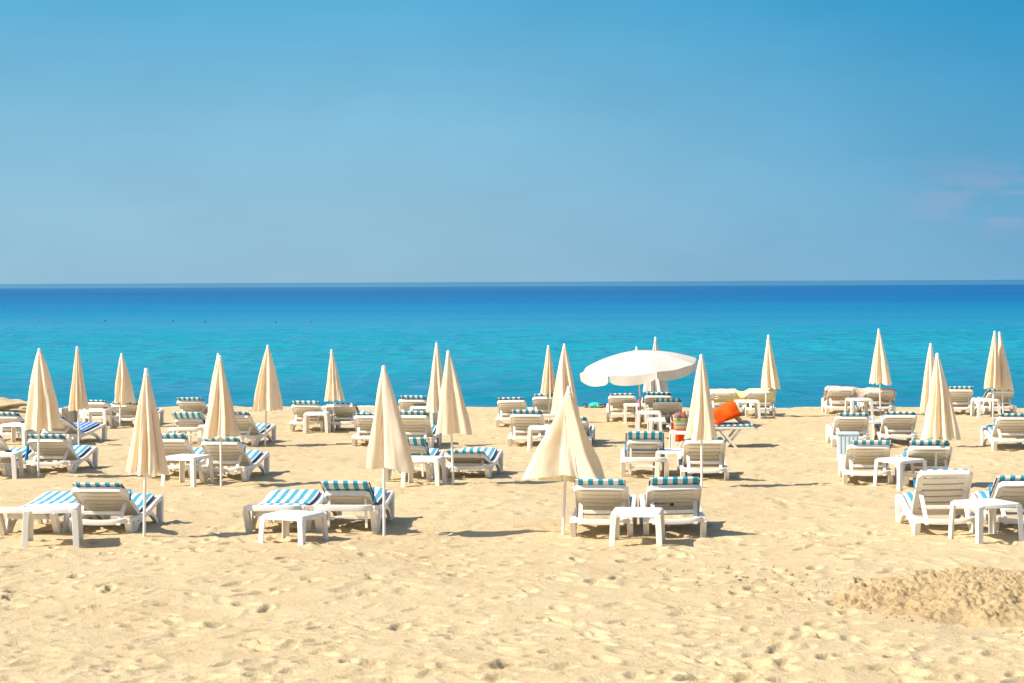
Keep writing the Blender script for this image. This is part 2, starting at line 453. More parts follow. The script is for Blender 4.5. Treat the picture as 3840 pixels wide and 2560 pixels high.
rng = np.random.default_rng(7)
DENTS = []
n_d = 5600
for k in range(n_d):
    y = 11.0 + 38.0 * rng.random() ** 1.35
    x = (rng.random() * 2 - 1) * (y * 0.275 + 2.2)
    ang = rng.normal(0.5, 0.9) if rng.random() < 0.7 else rng.random() * 6.28
    DENTS.append((x, y, ang, rng.uniform(0.07, 0.16), rng.uniform(0.04, 0.085), 0.004 + 0.036 * rng.random() ** 1.9))
for k in range(800):               # small sharp pits and toe marks
    y = 11.0 + 26.0 * rng.random() ** 1.3
    x = (rng.random() * 2 - 1) * (y * 0.275 + 2.0)
    DENTS.append((x, y, rng.random() * 6.28, rng.uniform(0.04, 0.08), rng.uniform(0.03, 0.06), rng.uniform(0.006, 0.020)))
for k in range(26):                 # tracks of single walkers
    x, y = rng.uniform(-6, 6), rng.uniform(12, 40); a = rng.random() * 6.28
    for s in range(14):
        a += rng.normal(0, 0.08)
        x += 0.62 * math.cos(a); y += 0.62 * math.sin(a)
        sd = 0.10 if s % 2 else -0.10
        DENTS.append((x - sd * math.sin(a), y + sd * math.cos(a), a, 0.14, 0.06, 0.030))

def height(xs, ys):
    X, Y = np.meshgrid(xs, ys)
    H = base_h(X, Y)
    warp = vnoise(X, Y, 0.7, 3) * 0.25
    H += 0.030 * vnoise(X, Y, 2.1, 1) + 0.014 * vnoise(X + warp, Y, 0.8, 2)
    r1 = 1 - np.abs(vnoise(X + warp, Y + warp, 0.55, 4)); H += 0.020 * (r1 ** 2 - 0.45)
    r2 = 1 - np.abs(vnoise(X, Y + warp, 0.26, 5)); H += 0.006 * (r2 ** 2 - 0.45)
    H += 0.0030 * vnoise(X, Y, 0.11, 6) + 0.0016 * vnoise(X, Y, 0.05, 8)
    for (dx, dy, a, L, W, dep) in DENTS:
        rad = L * 2.3
        i0, i1 = np.searchsorted(ys, dy - rad), np.searchsorted(ys, dy + rad)
        j0, j1 = np.searchsorted(xs, dx - rad), np.searchsorted(xs, dx + rad)
        if i1 - i0 < 2 or j1 - j0 < 2: continue
        xx = X[i0:i1, j0:j1] - dx; yy = Y[i0:i1, j0:j1] - dy
        u = (xx * math.cos(a) + yy * math.sin(a)) / L; v = (-xx * math.sin(a) + yy * math.cos(a)) / W
        q = u * u + v * v
        H[i0:i1, j0:j1] += -dep * np.exp(-q ** 2.8) + dep * 0.30 * np.exp(-((np.sqrt(q) - 1.35) / 0.33) ** 2)
    return X, Y, H

def grid_mesh(parts, name):
    vs_, fs, dp = [], [], []; n0 = 0
    for X, Y, H, D in parts:
        h, w = X.shape
        vs_.append(np.stack([X.ravel(), Y.ravel(), H.ravel()], 1)); dp.append(D.ravel())
        i, j = np.meshgrid(np.arange(h - 1), np.arange(w - 1), indexing='ij')
        a = (i * w + j).ravel() + n0
        fs.append(np.stack([a, a + 1, a + w + 1, a + w], 1)); n0 += h * w
    V = np.concatenate(vs_).astype(np.float32); Fq = np.concatenate(fs).astype(np.int32); Dm = np.concatenate(dp).astype(np.float32)
    me = bpy.data.meshes.new(name)
    me.vertices.add(len(V)); me.vertices.foreach_set('co', V.ravel())
    me.loops.add(len(Fq) * 4); me.loops.foreach_set('vertex_index', Fq.ravel())
    me.polygons.add(len(Fq))
    me.polygons.foreach_set('loop_start', np.arange(0, len(Fq) * 4, 4, dtype=np.int32))
    me.polygons.foreach_set('loop_total', np.full(len(Fq), 4, dtype=np.int32))
    me.polygons.foreach_set('use_smooth', np.ones(len(Fq), dtype=bool))
    at = me.attributes.new('damp', 'FLOAT', 'POINT'); at.data.foreach_set('value', Dm)
    me.update(); me.validate()
    return me

def damp_of(X, Y):
    d = Y - crest_y(X)
    return np.clip((d - 0.5) / 1.5, 0, 0.9)
xa = np.arange(-8.6, 8.6, 0.021); ya = np.arange(10.5, 22.02, 0.023)
xb = np.arange(-17.0, 17.0, 0.045); yb = np.arange(21.98, 54.0, 0.045)
Xa, Ya, Ha = height(xa, ya)
Xb, Yb, Hb = height(xb, yb)
xc = np.array([-400., -120., -50., -17.5, 0, 17.5, 50., 120., 400.]); yc = np.array([-200., -40., 0., 10., 21., 34., 44., 49., 56., 80.])
Xc, Yc = np.meshgrid(xc, yc); Hc = base_h(Xc, np.minimum(Yc, 70)) - 0.16
me = grid_mesh([(Xa, Ya, Ha, damp_of(Xa, Ya)), (Xb, Yb, Hb, damp_of(Xb, Yb)), (Xc, Yc, Hc, damp_of(Xc, Yc))], 'beach_sand')
tag(link('beach_sand', me, MATS['sand']), 'pale golden sand covered in footprints sloping down to the sea', kind='structure')
def gz(x, y):
    """real sand height under a point"""
    if y < 22.0: xs_, ys_, H_ = xa, ya, Ha
    else: xs_, ys_, H_ = xb, yb, Hb
    i = int(np.clip(np.searchsorted(ys_, y), 1, len(ys_) - 1)); j = int(np.clip(np.searchsorted(xs_, x), 1, len(xs_) - 1))
    return float(H_[i, j])

# ------------------------------------------------------------------ sea
def make_sea():
    # inshore water with real wavelets, then the open sea as one wide sheet
    xs = np.arange(-40.0, 40.0, 0.17); ys = np.concatenate([np.arange(48.0, 80.0, 0.11), np.arange(80.0, 170.1, 0.22)])
    X, Y = np.meshgrid(xs, ys)
    wp = vnoise(X, Y, 9.0, 31) * 2.0
    def rid(sx, sy, sd): return (1 - np.abs(vnoise((X + wp) / sx, (Y + 0.25 * wp) / sy, 1.0, sd))) ** 1.6 - 0.55
    fade = np.clip((168 - Y) / 60, 0, 1) * (0.55 + 0.45 * np.clip((Y - 48) / 10, 0, 1))
    H = SEA_Z + fade * (0.060 * rid(5.5, 3.2, 32) + 0.135 * rid(2.3, 1.5, 33) + 0.055 * rid(1.0, 0.65, 36) + 0.10 * vnoise(X / 22, Y / 9, 1.0, 34))
    far_y = [169.9]
    while far_y[-1] < 60000: far_y.append(far_y[-1] * 1.25)
    Xf, Yf = np.meshgrid(np.array([-60000., -6000., -600., -40., 0., 40., 600., 6000., 60000.]), np.array(far_y))
    Xs, Ys = np.meshgrid(np.array([-3000., -600., -39.9]), np.array([47.0, 80., 120., 170.])); Xe = -Xs[:, ::-1]
    z = lambda q: np.full(q.shape, SEA_Z)
    me_ = grid_mesh([(X, Y, H, z(X) * 0), (Xf, Yf, z(Xf), z(Xf) * 0), (Xs, Ys, z(Xs), z(Xs) * 0), (Xe, Ys, z(Xe), z(Xe) * 0)], 'sea_water')
    tag(link('sea_water', me_, MATS['sea_water']), 'turquoise sea turning deep blue towards the horizon', kind='structure')
make_sea()

# foam of small breakers seen through the dip in the beach crest
def make_foam():
    rr = random.Random(3); m = MB()
    for (x0, x1, yy, hh) in ((-13.2, -9.2, 51.6, 0.16), (-12.6, -9.9, 53.0, 0.22), (-9.5, -2.0, 53.4, 0.07), (-1.0, 9.0, 52.2, 0.04)):
        n = 60; prof = []
        for i in range(n + 1):
            x = x0 + (x1 - x0) * i / n
            e = math.sin(math.pi * i / n) ** 0.5
            a = hh * e * (0.55 + 0.75 * abs(mnoise.noise(Vector((x * 1.7, yy, 0)))) + 0.25 * rr.random())
            wv = 0.3 * mnoise.noise(Vector((x * 0.6, 4.0, yy)))
            prof.append([(x, yy + wv - 0.7, SEA_Z + 0.004), (x, yy + wv - 0.3, SEA_Z + a * 0.55), (x, yy + wv - 0.08, SEA_Z + a),
                         (x, yy + wv + 0.12, SEA_Z + a * 0.9), (x, yy + wv + 0.5, SEA_Z - 0.02)])
        m.sheet(prof)
    tag(m.build('breaker_foam', MATS['foam']), 'white foam of small breakers at the waterline', kind='stuff')
make_foam()

# ------------------------------------------------------------------ dug up sand heap
def make_heap():
    c = ground(3700, 2235)
    n, k = 230, 260
    m = MB(); g = []
    for i in range(n + 1):
        row = []
        for j in range(k + 1):
            u = i / n * 2 - 1; v = j / k * 2 - 1
            x = c.x + v * 1.6; y = c.y + u * 1.75
            q = math.sqrt(u * u + v * v)
            edge = q + 0.30 * mnoise.noise(Vector((x * 1.3, y * 1.3, 1.0))) + 0.16 * mnoise.noise(Vector((x * 4, y * 4, 2.0)))
            e = max(0.0, min(1.0, (0.98 - edge) / 0.75)); e = e * e * (3 - 2 * e)
            cl = 0.030 * abs(mnoise.noise(Vector((x * 5, y * 5, 3.0)))) + 0.042 * abs(mnoise.noise(Vector((x * 12, y * 12, 5.0)))) + 0.030 * abs(mnoise.noise(Vector((x * 26, y * 26, 9.0))))
            z = gz(x, y) - 0.012 - 0.02 * (1 - min(1.0, e * 6)) + e * (0.10 + 0.05 * mnoise.noise(Vector((x * 1.1, y * 1.1, 7.0)))) + min(1.0, e * 2.5) * cl * 1.25
            row.append((x, y, z))
        g.append(row)
    m.sheet(g)
    heap = m.build('sand_heap', MATS['dug_sand'], angle=180)
    tag(heap, 'low heap of freshly dug clumpy darker sand in the right foreground', 'sand heap')
    rr = random.Random(11); mc = MB()
    for q in range(330):
        a = rr.random() * 6.28; d = 1.75 * rr.random() ** 0.6 * (1.25 if q < 150 else 0.9)
        x, y = c.x + d * math.cos(a) * 1.0, c.y + d * math.sin(a)
        if q > 290: x, y = c.x - rr.uniform(1.2, 2.8), c.y + rr.uniform(0.3, 1.9)
        if not (10.6 < y < 21.9 and abs(x) < 8.4): continue
        s = rr.uniform(0.007, 0.022) * (1.0 if d < 1.6 else 0.7)
        z = gz(x, y) + (0.07 * max(0, 1 - d / 1.6))
        vs_ = []
        for (ax, ay, az) in ((1,0,0),(-1,0,0),(0,1,0),(0,-1,0),(0,0,1),(0,0,-1)):
            vs_.append((x + ax * s * rr.uniform(0.7, 1.4), y + ay * s * rr.uniform(0.7, 1.4), z + az * s * rr.uniform(0.5, 1.0)))
        mc.add(vs_, [(0,2,4),(2,1,4),(1,3,4),(3,0,4),(2,0,5),(1,2,5),(3,1,5),(0,3,5)])
    tag(mc.build('clods', MATS['dug_sand'], heap, smooth=False), kind='stuff')
make_heap()

# ------------------------------------------------------------------ loungers
def band(m, pts, th, x0, x1):
    secs = []
    for i, (y, z) in enumerate(pts):
        a = pts[max(i - 1, 0)]; b = pts[min(i + 1, len(pts) - 1)]
        d = Vector((b[0] - a[0], b[1] - a[1])).normalized(); n = Vector((-d.y, d.x))
        t = (th[i] if isinstance(th, (list, tuple)) else th) / 2
        secs.append([(x0, y + n.x*t, z + n.y*t), (x1, y + n.x*t, z + n.y*t), (x1, y - n.x*t, z - n.y*t), (x0, y - n.x*t, z - n.y*t)])
    m.strip_solid(secs)
def smooth_pts(pts, n=3):
    out = []
    for i in range(len(pts) - 1):
        p0 = Vector(pts[max(i-1, 0)]); p1 = Vector(pts[i]); p2 = Vector(pts[i+1]); p3 = Vector(pts[min(i+2, len(pts)-1)])
        for k in range(n):
            t = k / n
            out.append(tuple(0.5 * ((2*p1) + (-p0+p2)*t + (2*p0-5*p1+4*p2-p3)*t*t + (-p0+3*p1-3*p2+p3)*t**3)))
    return out + [tuple(pts[-1])]

SPEC = {
 'A': dict(rail=[(-.13,.185),(.2,.172),(.46,.165),(.70,.185),(.95,.228),(1.18,.268),(1.34,.285)],
           leg1=[(-.10,.18),(-.03,.05),(.03,-.10)], leg2=[(.15,.17),(.11,.04),(.07,-.10)],
           arch=[(.10,-.10),(.16,.02),(.27,.105),(.48,.155),(.72,.165),(.92,.12),(1.08,.03),(1.17,-.10)],
           foot=[(1.31,.275),(1.29,.10),(1.25,-.10)], head=(-.13,.185,.055), hinge=(.48,.185), L=.78, fw=.30),
 'B': dict(rail=[(-.30,.305),(.1,.27),(.35,.235),(.62,.232),(.9,.255),(1.15,.29),(1.30,.305)],
           leg1=[(-.27,.30),(-.14,.08),(-.05,-.10)], leg2=[(.16,.25),(.07,.06),(.0,-.10)],
           arch=[(.02,-.10),(.10,.03),(.24,.14),(.46,.205),(.70,.205),(.92,.14),(1.06,.04),(1.13,-.10)],
           foot=[(1.27,.29),(1.25,.10),(1.21,-.10)], head=(-.30,.31,.065), hinge=(.34,.225), L=.55, fw=.255),
}
MESH = {}
def shared(key, fn):
    if key not in MESH: MESH[key] = fn()
    return MESH[key]

def side_mesh(kind, sgn):
    S = SPEC[kind]; m = MB()
    def X(a, b): return (a, b) if sgn > 0 else (-b, -a)
    band(m, smooth_pts(S['rail']), .052, *X(.288, .342))
    band(m, smooth_pts(S['leg1']), [.10,.095,.09,.085,.08,.075,.07], *X(.283, .347))
    band(m, smooth_pts(S['leg2']), [.13,.12,.11,.10,.09,.085,.08], *X(.3185, .3445))
    band(m, smooth_pts(S['arch']), .050, *X(.2915, .3395))
    band(m, smooth_pts(S['foot']), [.10,.095,.09,.085,.08,.075,.07], *X(.2805, .3495))
    return m.mesh('side_frame', 0.006, 2)
def head_mesh(kind):
    S = SPEC[kind]; y, z, t = S['head']; m = MB()
    pts = []
    for i in range(13):
        u = i / 12 * 2 - 1
        sag = (0.022 if kind == 'A' else 0.0) * (1 - u * u)
        cur = 0.05 * (u ** 6)
        pts.append((u * .30, y - 0.03 + cur, z - sag))
    secs = [[(x, yy - .028, zz + t/2), (x, yy + .028, zz + t/2 + .003), (x, yy + .028, zz - t/2), (x, yy - .028, zz - t/2)] for x, yy, zz in pts]
    m.strip_solid(secs)
    return m.mesh('head_rail', 0.010, 2)
def back_mesh(kind):
    S = SPEC[kind]; L, w = S['L'], S['fw']; m = MB()
    sw = .075
    for sg in (-1, 1):
        a, b = sorted((sg * w, sg * (w - sw)))
        m.box(a, b, -L + .06, .0, -.018, .014)
        a, b = sorted((sg * w, sg * (w - .014)))
        m.box(a, b, -L + .058, .0, -.040, -.0185)
    secs = []
    n = 16
    for i in range(n + 1):       # top rail with rounded corners
        u = i / n * 2 - 1; x = u * w
        cr = max(0.0, abs(u) - 0.86) / 0.14
        y1 = -L + .055 * (1 - math.sqrt(max(0, 1 - cr * cr))) + .008 * u * u
        secs.append([(x, y1, -.044), (x, y1, .014), (x, -L + .085, .0145), (x, -L + .085, -.0185), (x, -L + .085 - .06 + .05 * cr, -.0187), (x, y1 + .012, -.044)])
    m.strip_solid(secs)
    return m.mesh('backrest', 0.005, 1)
def slat_mesh(kind, pitch):
    S = SPEC[kind]; w = S['fw'] - .068; h = pitch - .027; m = MB()
    secs = []
    for i in range(9):
        u = i / 8 * 2 - 1
        s = -.004 * (1 - u * u)
        secs.append([(u * w, -h, s - .012), (u * w, -h, s + .012), (u * w, 0, s + .012), (u * w, 0, s - .012)])
    m.strip_solid(secs)
    return m.mesh('slat', 0.003, 1)
def seat_mesh(kind):
    S = SPEC[kind]; m = MB()
    pts = [p for p in smooth_pts(S['rail']) if p[0] > S['hinge'][0] - .02]
    for i in range(len(pts) - 1):
        a, b = Vector(pts[i]), Vector(pts[i + 1]); d = b - a
        b2 = a + d * 0.90
        m.bar((0, a.x, a.y + .008), (0, b2.x, b2.y + .008), .576, .014)
    y, z = S['foot'][0]
    m.box(-.279, .279, y - .03, y + .025, z - .028, z + .022)
    return m.mesh('seat_panel', 0.0)
def ring_cushion(w, th):
    r = []
    n = 6
    for i in range(n + 1):
        u = i / n * 2 - 1; r.append((u * w, th * 0.5 * (1.0 - 0.55 * abs(u) ** 7)))
    for i in range(n, -1, -1):
        u = i / n * 2 - 1; r.append((u * w, -th * 0.5 * (1.0 - 0.55 * abs(u) ** 7)))
    return r
def pad(m, path, w, th, rr, round_ends=True):
    """padded strip along a path of (y, z) with local up normal"""
    secs = []; n = len(path)
    for i, (y, z) in enumerate(path):
        a = path[max(i-1, 0)]; b = path[min(i+1, n-1)]
        d = Vector((b[0]-a[0], b[1]-a[1])).normalized(); nn = Vector((-d.y, d.x))
        if nn.y < 0: nn = -nn
        e = 1.0
        if round_ends:
            q = min(i, n - 1 - i)
            e = (0.35, 0.78, 0.95)[q] if q < 3 else 1.0
        t = th * e * (1 + 0.07 * math.sin(i * 1.1 + rr)) * (0.72 if (i % 5 == 3 and 2 < i < n - 3) else 1.0)
        ww = w * (0.965 + 0.035 * e) * (1 + 0.008 * math.sin(i * 0.9 + rr * 3))
        secs.append([(x, y + nn.x * h, z + nn.y * h) for x, h in ring_cushion(ww, t)])
    m.strip_solid(secs)

def lounger(px, py, yaw, top, label, kind='A', cush='striped_cloth', e=0.045, th=0.06, strap=False, broken=False, sink=0.0, group=None, roll=0.0, shift=0.0):
    """px, py: middle between the head legs on the sand; top: height of the back's upper edge"""
    S = SPEC[kind]
    p = ground(px, py)
    root = empty('sun_lounger', (p.x, p.y, p.z - sink), -R(yaw))
    root.rotation_euler[1] = R(roll)
    tag(root, label, 'sun lounger', group or 'white plastic sun loungers')
    W = MATS['white_plastic']
    for sg in (-1, 1): link('side_frame', shared(('side', kind, sg), lambda: side_mesh(kind, sg)), W, root)
    link('head_rail', shared(('head', kind), lambda: head_mesh(kind)), W, root)
    link('seat_panel', shared(('seat', kind), lambda: seat_mesh(kind)), W, root)
    hy, hz = S['hinge']; L = S['L']
    al = math.asin(max(-0.05, min(0.9, (top - hz) / L)))
    bk = link('backrest', shared(('back', kind), lambda: back_mesh(kind)), W, root)
    bk.location = (0, hy, hz); bk.rotation_euler = (-al, 0, 0)
    ns = 6 if kind == 'A' else 4
    pitch = (L - .10) / ns
    for i in range(ns):
        s = link('slat', shared(('slat', kind), lambda: slat_mesh(kind, pitch)), W, bk)
        s.location = (0, -.012 - i * pitch, -.004 - .002 * (i % 2))
        if broken and i == 2:
            s.scale = (0.47, 1, 1); s.location = (.115, -.012 - i * pitch, -.004)
            s2 = link('slat', shared(('slat', kind), lambda: slat_mesh(kind, pitch)), W, bk)
            s2.scale = (0.40, 0.5, 1); s2.location = (-.13, -.010 - i * pitch, -.006); s2.rotation_euler = (0, 0, R(-5))
            s2['label'] = 'broken half slat'
    ca, sa = math.cos(al), math.sin(al)
    def on_back(s, n): return (hy - s * ca + n * sa, hz + s * sa + n * ca)
    m = MB()
    if kind == 'A':
        ty, tz = on_back(.43, -.035)
        by, bz = S['head'][0] - .055, S['head'][1] - .045
        for sg in (-1, 1): m.bar((sg * .235, ty, tz), (sg * .225, by, bz), .045, .022, (0, 1, 0.3))
        def at(t): return (ty + (by - ty) * t, tz + (bz - tz) * t)
        y, z = at(.46); m.bar((-.212, y, z), (.212, y, z), .020, .040)
        y, z = at(.95); m.bar((-.204, y, z), (.204, y, z), .016, .020)
        m.build('back_support', W, root, 0.004)
    elif top > .36:
        ty, tz = on_back(L * .80, -.04)
        for sg in (-1, 1): m.bar((sg * .20, ty, tz), (sg * .215, ty - .02, .06), .028, .022, (0, 1, 0))
        pts = [(-.213 + .426 * i / 8, ty - .012, .165 + .02 * (1 - (i / 4 - 1) ** 2)) for i in range(9)]
        secs = [[(x, y - .010, z - .013), (x, y - .010, z + .013), (x, y + .010, z + .013), (x, y + .010, z - .013)] for x, y, z in pts]
        m.strip_solid(secs)
        m.build('back_support', W, root, 0.003)
    if cush:
        rr = (px * 0.013) % 6.28
        w = .272
        off = .016 + th / 2
        mc = MB()
        Lc = L + e
        nb = 12
        path = [on_back(Lc * (1 - i / nb) + .02 * (1 if i == nb else 0) + .0, off + .010 * math.sin(i * .8 + rr)) for i in range(nb)]
        path.append(on_back(.035, off + .004))
        pad(mc, path, w, th, rr)
        seat = [q for q in smooth_pts(S['rail']) if hy + .03 < q[0] < S['foot'][0][0] - .03]
        pad(mc, [(q[0], q[1] + .022 + th / 2) for q in seat], w, th, rr + 2)
        c = mc.build('cushion', MATS[cush], root, angle=60)
        c.location = (shift, 0, 0)
        for sg in (-1, 1):
            mp = MB(); mp.tube([(sg * w * 1.0, *on_back(Lc * (.97 - .9 * i / 8), off - .010)) for i in range(9)], .0075, 6)
            mp.build('piping', MATS['navy_piping'], c)
            mp = MB(); mp.tube([(sg * w * 1.0, q[0], q[1] + .012 + th / 2) for q in seat[1:-1]], .0075, 6)
            mp.build('piping', MATS['navy_piping'], c)
        if strap:
            ms = MB(); s = L * .66
            a, b = -.040 if kind == 'A' else -.05, off + th / 2 + .004
            ww = max(S['fw'], w) + .006
            for (x0, n0, x1, n1) in ((-ww, a, -ww, b), (ww, a, ww, b), (-ww, b, ww, b)) + (((-ww, a, ww, a),) if strap == 'full' else ()):
                ms.bar((x0, *on_back(s, n0)), (x1, *on_back(s, n1)), .020, .004, (0, -ca, sa))
            ms.build('strap', MATS['blue_strap'], c)
    return root

# ------------------------------------------------------------------ tables
def table(px, py, yaw, label, w=.50, h=.40, d=None):
    p = ground(px, py); d = d or w
    root = empty('side_table', (p.x, p.y, p.z), -R(yaw))
    tag(root, label, 'side table', 'white plastic side tables')
    W = MATS['white_plastic']
    def top():
        m = MB(); secs = []
        def ring(ww, dd, z, r=.05):
            out = []
            for cx, cy, a0 in ((1,1,0),(-1,1,90),(-1,-1,180),(1,-1,270)):
                for k in range(4):
                    a = R(a0 + 30 * k); out.append((cx * (ww/2 - r) + r * math.cos(a), cy * (dd/2 - r) + r * math.sin(a), z))
            return out
        m.strip_solid([ring(w - .03, d - .03, h - .012), ring(w, d, h - .048), ring(w - .004, d - .004, h - .042), ring(w - .004, d - .004, h - .012), ring(w - .016, d - .016, h - .002), ring(w - .05, d - .05, h), ])
        return m.mesh('table_top', 0, angle=50)
    def leg():
        m = MB(); secs = []
        for z, a, sp in ((h - .020, .084, 0.0), (h - .065, .062, .001), (h * .5, .052, .009), (-.10, .042, .020)):
            t = .016; o = .0015 + sp
            secs.append([(o, o, z), (o, -a, z), (o - t, -a, z), (o - t, o - t, z), (-a, o - t, z), (-a, o, z)])
        m.strip_solid(secs)
        return m.mesh('leg', 0.004)
    link('table_top', shared(('ttop', w, d, h), top), W, root)
    for i, (sx, sy) in enumerate(((1, 1), (-1, 1), (-1, -1), (1, -1))):
        o = link('leg', shared(('tleg', h), leg), W, root)
        o.location = (sx * (w / 2), sy * (d / 2), 0); o.rotation_euler = (0, 0, R(90 * i))
    return root

# ------------------------------------------------------------------ closed umbrellas
def umbrella(b, t, cb, xl, xr, seed, label, mat='cream_canvas', N=9, depth=.30, wide=False, cap=True, tiptrim=0.0):
    """b, t: pole foot and tip in the 2352 wide view of the photograph; cb: hem; xl, xr: hem ends"""
    k = 3840 / 2352.0
    p = ground(b[0] * k, b[1] * k); s = F_PX / p.y
    hgt = (b[1] - t[1]) * k / s; lean = (t[0] - b[0]) * k / s
    hb = (b[1] - cb) * k / s
    Rb = (xr - xl) * k / 2 / s * (1.06 if wide else 1.03)
    hb += Rb * (CAM_Z - p.z) / p.y * 0.6
    pole_x = lean * hb / hgt
    cx = ((xl + xr) / 2 - b[0]) * k / s - pole_x
    rnd = random.Random(seed)
    root = empty('closed_umbrella', p)
    tag(root, label, 'umbrella', 'closed beach umbrellas')
    m = MB(); m.tube([(0, 0, -.25), (lean * (hgt - .02) / hgt, 0, hgt - .03)], .0165, 12)
    m.build('pole', MATS['pole_white'], root)
    ztop = hgt - .045
    phs = [rnd.uniform(0, 6.28) for _ in range(6)]
    pw = rnd.uniform(.82, 1.12); bulge = rnd.uniform(-.05, .09); sagk = rnd.uniform(.4, 1.3)
    nT, nR = 150, 30
    g = []
    for i in range(nR + 1):
        u = i / nR
        z0 = ztop + (hb - ztop) * u
        prof = (0.86 * u + 0.14 * math.sin(u * math.pi / 2)) if not wide else (0.62 * u + 0.38 * u ** 1.35)
        if not wide: prof = prof ** pw * (1 + bulge * math.sin(u * math.pi))
        r = .024 + (Rb - .024) * prof
        row = []
        for j in range(nT):
            th = 2 * math.pi * j / nT
            ph = th + 0.22 * u * math.sin(th + phs[0]) + 0.30 * math.sin(th + phs[1]) + 0.16 * math.sin(2 * th + phs[2])
            ph += 0.10 * u * math.sin(3 * u + phs[3])
            f = 0.5 - 0.5 * math.cos(N * ph + phs[3])
            f2 = 0.5 - 0.5 * math.cos(2 * N * ph + phs[4] + 2.0 * u)
            dd = depth * min(1.0, .35 + u * 1.3) * (0.72 + 0.28 * math.sin(2 * th + phs[4]))
            q = 1 - dd * 1.7 * (1 - (1 - f) ** 1.6) - 0.15 * f2 * min(1.0, u * 1.6)
            q *= 1 + 0.07 * mnoise.noise(Vector((math.cos(th) * 1.2, math.sin(th) * 1.2 + u * 3.2, seed))) + 0.035 * u * mnoise.noise(Vector((math.cos(th) * 4, math.sin(th) * 4, seed + u * 6)))
            x = r * q * math.cos(th); y = r * q * math.sin(th)
            zz = z0 + u ** 4 * sagk * (0.045 * f - 0.016 + .022 * math.sin(th + phs[5])) - (u ** 3 * .055 * math.sin(th) if wide else 0) + u * u * 0.010 * mnoise.noise(Vector((math.cos(th) * 2, math.sin(th) * 2, seed + u * 3)))
            ax = lean * z0 / hgt + cx * u
            row.append((ax + x, y, zz))
        row.append(row[0]); g.append(row)
    m = MB(); m.sheet(g)
    me_ = m.mesh('canopy', angle=75)
    bm = bmesh.new(); bm.from_mesh(me_); bmesh.ops.remove_doubles(bm, verts=bm.verts, dist=1e-5)
    bm.to_mesh(me_); bm.free()
    link('canopy', me_, MATS[mat], root)
    # ribs folded against the pole, seen under the hem
    for q in range(8):
        a = q * math.pi / 4 + phs[0]
        mr = MB(); zr = hb + .03
        mr.tube([(lean * ztop / hgt + .012 * math.cos(a), .012 * math.sin(a), ztop - .05), (lean * zr / hgt + cx * .9 + Rb * .62 * math.cos(a), Rb * .62 * math.sin(a), zr)], .0035, 5)
        mr.build('rib', MATS['steel'], root)
    if cap:
        m = MB(); m.lathe([(.010, -.075), (.031, -.070), (.033, -.052), (.026, -.045), (.023, .0), (.018, .016), (.004, .018)], 18)
        c = m.build('cap', MATS['cap_plastic'], root); c.location = (lean, 0, hgt - .018)
    return root

# ------------------------------------------------------------------ loungers, nearest row first
BLUE = 'striped_cloth'
L_ = lounger
# front row
L_(128, 2003, 6, .245, 'flat lounger with striped pad cut off at the lower left edge', 'B', e=.12, th=.055)
L_(386, 2006, 4, .555, 'reclined lounger with striped pad beside the front left umbrella pole', 'A', e=.045, strap=True)
L_(1046, 1994, 4, .245, 'flat lounger with striped pad behind the lowest front table', 'B', e=.12, th=.055)
L_(1308, 1993, 4, .475, 'slightly raised lounger with thick striped pad and open head frame, front centre left', 'B', e=.17, th=.085, strap=True)
L_(2257, 2005, 5.5, .57, 'front lounger with striped roll at the top, just right of the big yellowish umbrella', 'A', e=.075, th=.065, shift=-.01)
L_(2530, 2003, 2, .565, 'front lounger with a broken back slat and striped roll', 'A', e=.085, th=.065, broken=True, roll=-1.2)
L_(3545, 2004, 3, .715, 'upright front lounger with its blank white back to the viewer, lower right', 'A', e=-.05, roll=-1.2, strap=True)
L_(3838, 2003, 4, .60, 'upright lounger with striped pad cut off at the lower right edge', 'A', e=.035, th=.075, strap=True, shift=-.05)
# second row
L_(-52, 1787, 6, .62, 'upright lounger cut off at the left edge, second row', 'A', e=.03)
L_(191, 1775, 4, .55, 'reclined lounger behind the left umbrella pole, white and blue seat pad', 'A', e=.05, strap=False)
L_(642, 1788, 5, .59, 'lounger half hidden behind the front left umbrella canopy', 'A', e=.06, th=.06)
L_(840, 1799, 7, .585, 'lounger in front of the orange tinted umbrella, pole crossing its back', 'A', e=.05, th=.065, strap=True)
L_(1534, 1798, 6, .51, 'lounger with draped striped pad tied by a blue band behind a table, centre left', 'B', e=.14, th=.07, strap='full')
L_(1751, 1790, 8, .375, 'low reclined lounger behind the thin pole right of centre left, long striped roll', 'A', e=.06, th=.07)
L_(2418, 1793, 3, .575, 'raised lounger with a bare head frame and band round its pad, right of centre', 'B', e=.13, th=.075, strap='full')
L_(2642, 1803, 3, .605, 'upright lounger behind the umbrella pole right of the white parasol', 'A', e=.02, th=.06, shift=-.02)
L_(3254, 1814, 7, .57, 'lounger in front of the pale blue bin, striped pad slipped to the right', 'A', e=.07, th=.06, shift=.04, roll=-.5)
L_(3484, 1821, 6, .575, 'lounger behind the upright front right lounger, umbrella pole crossing it', 'A', e=.055, th=.06, strap=True, shift=-.02)
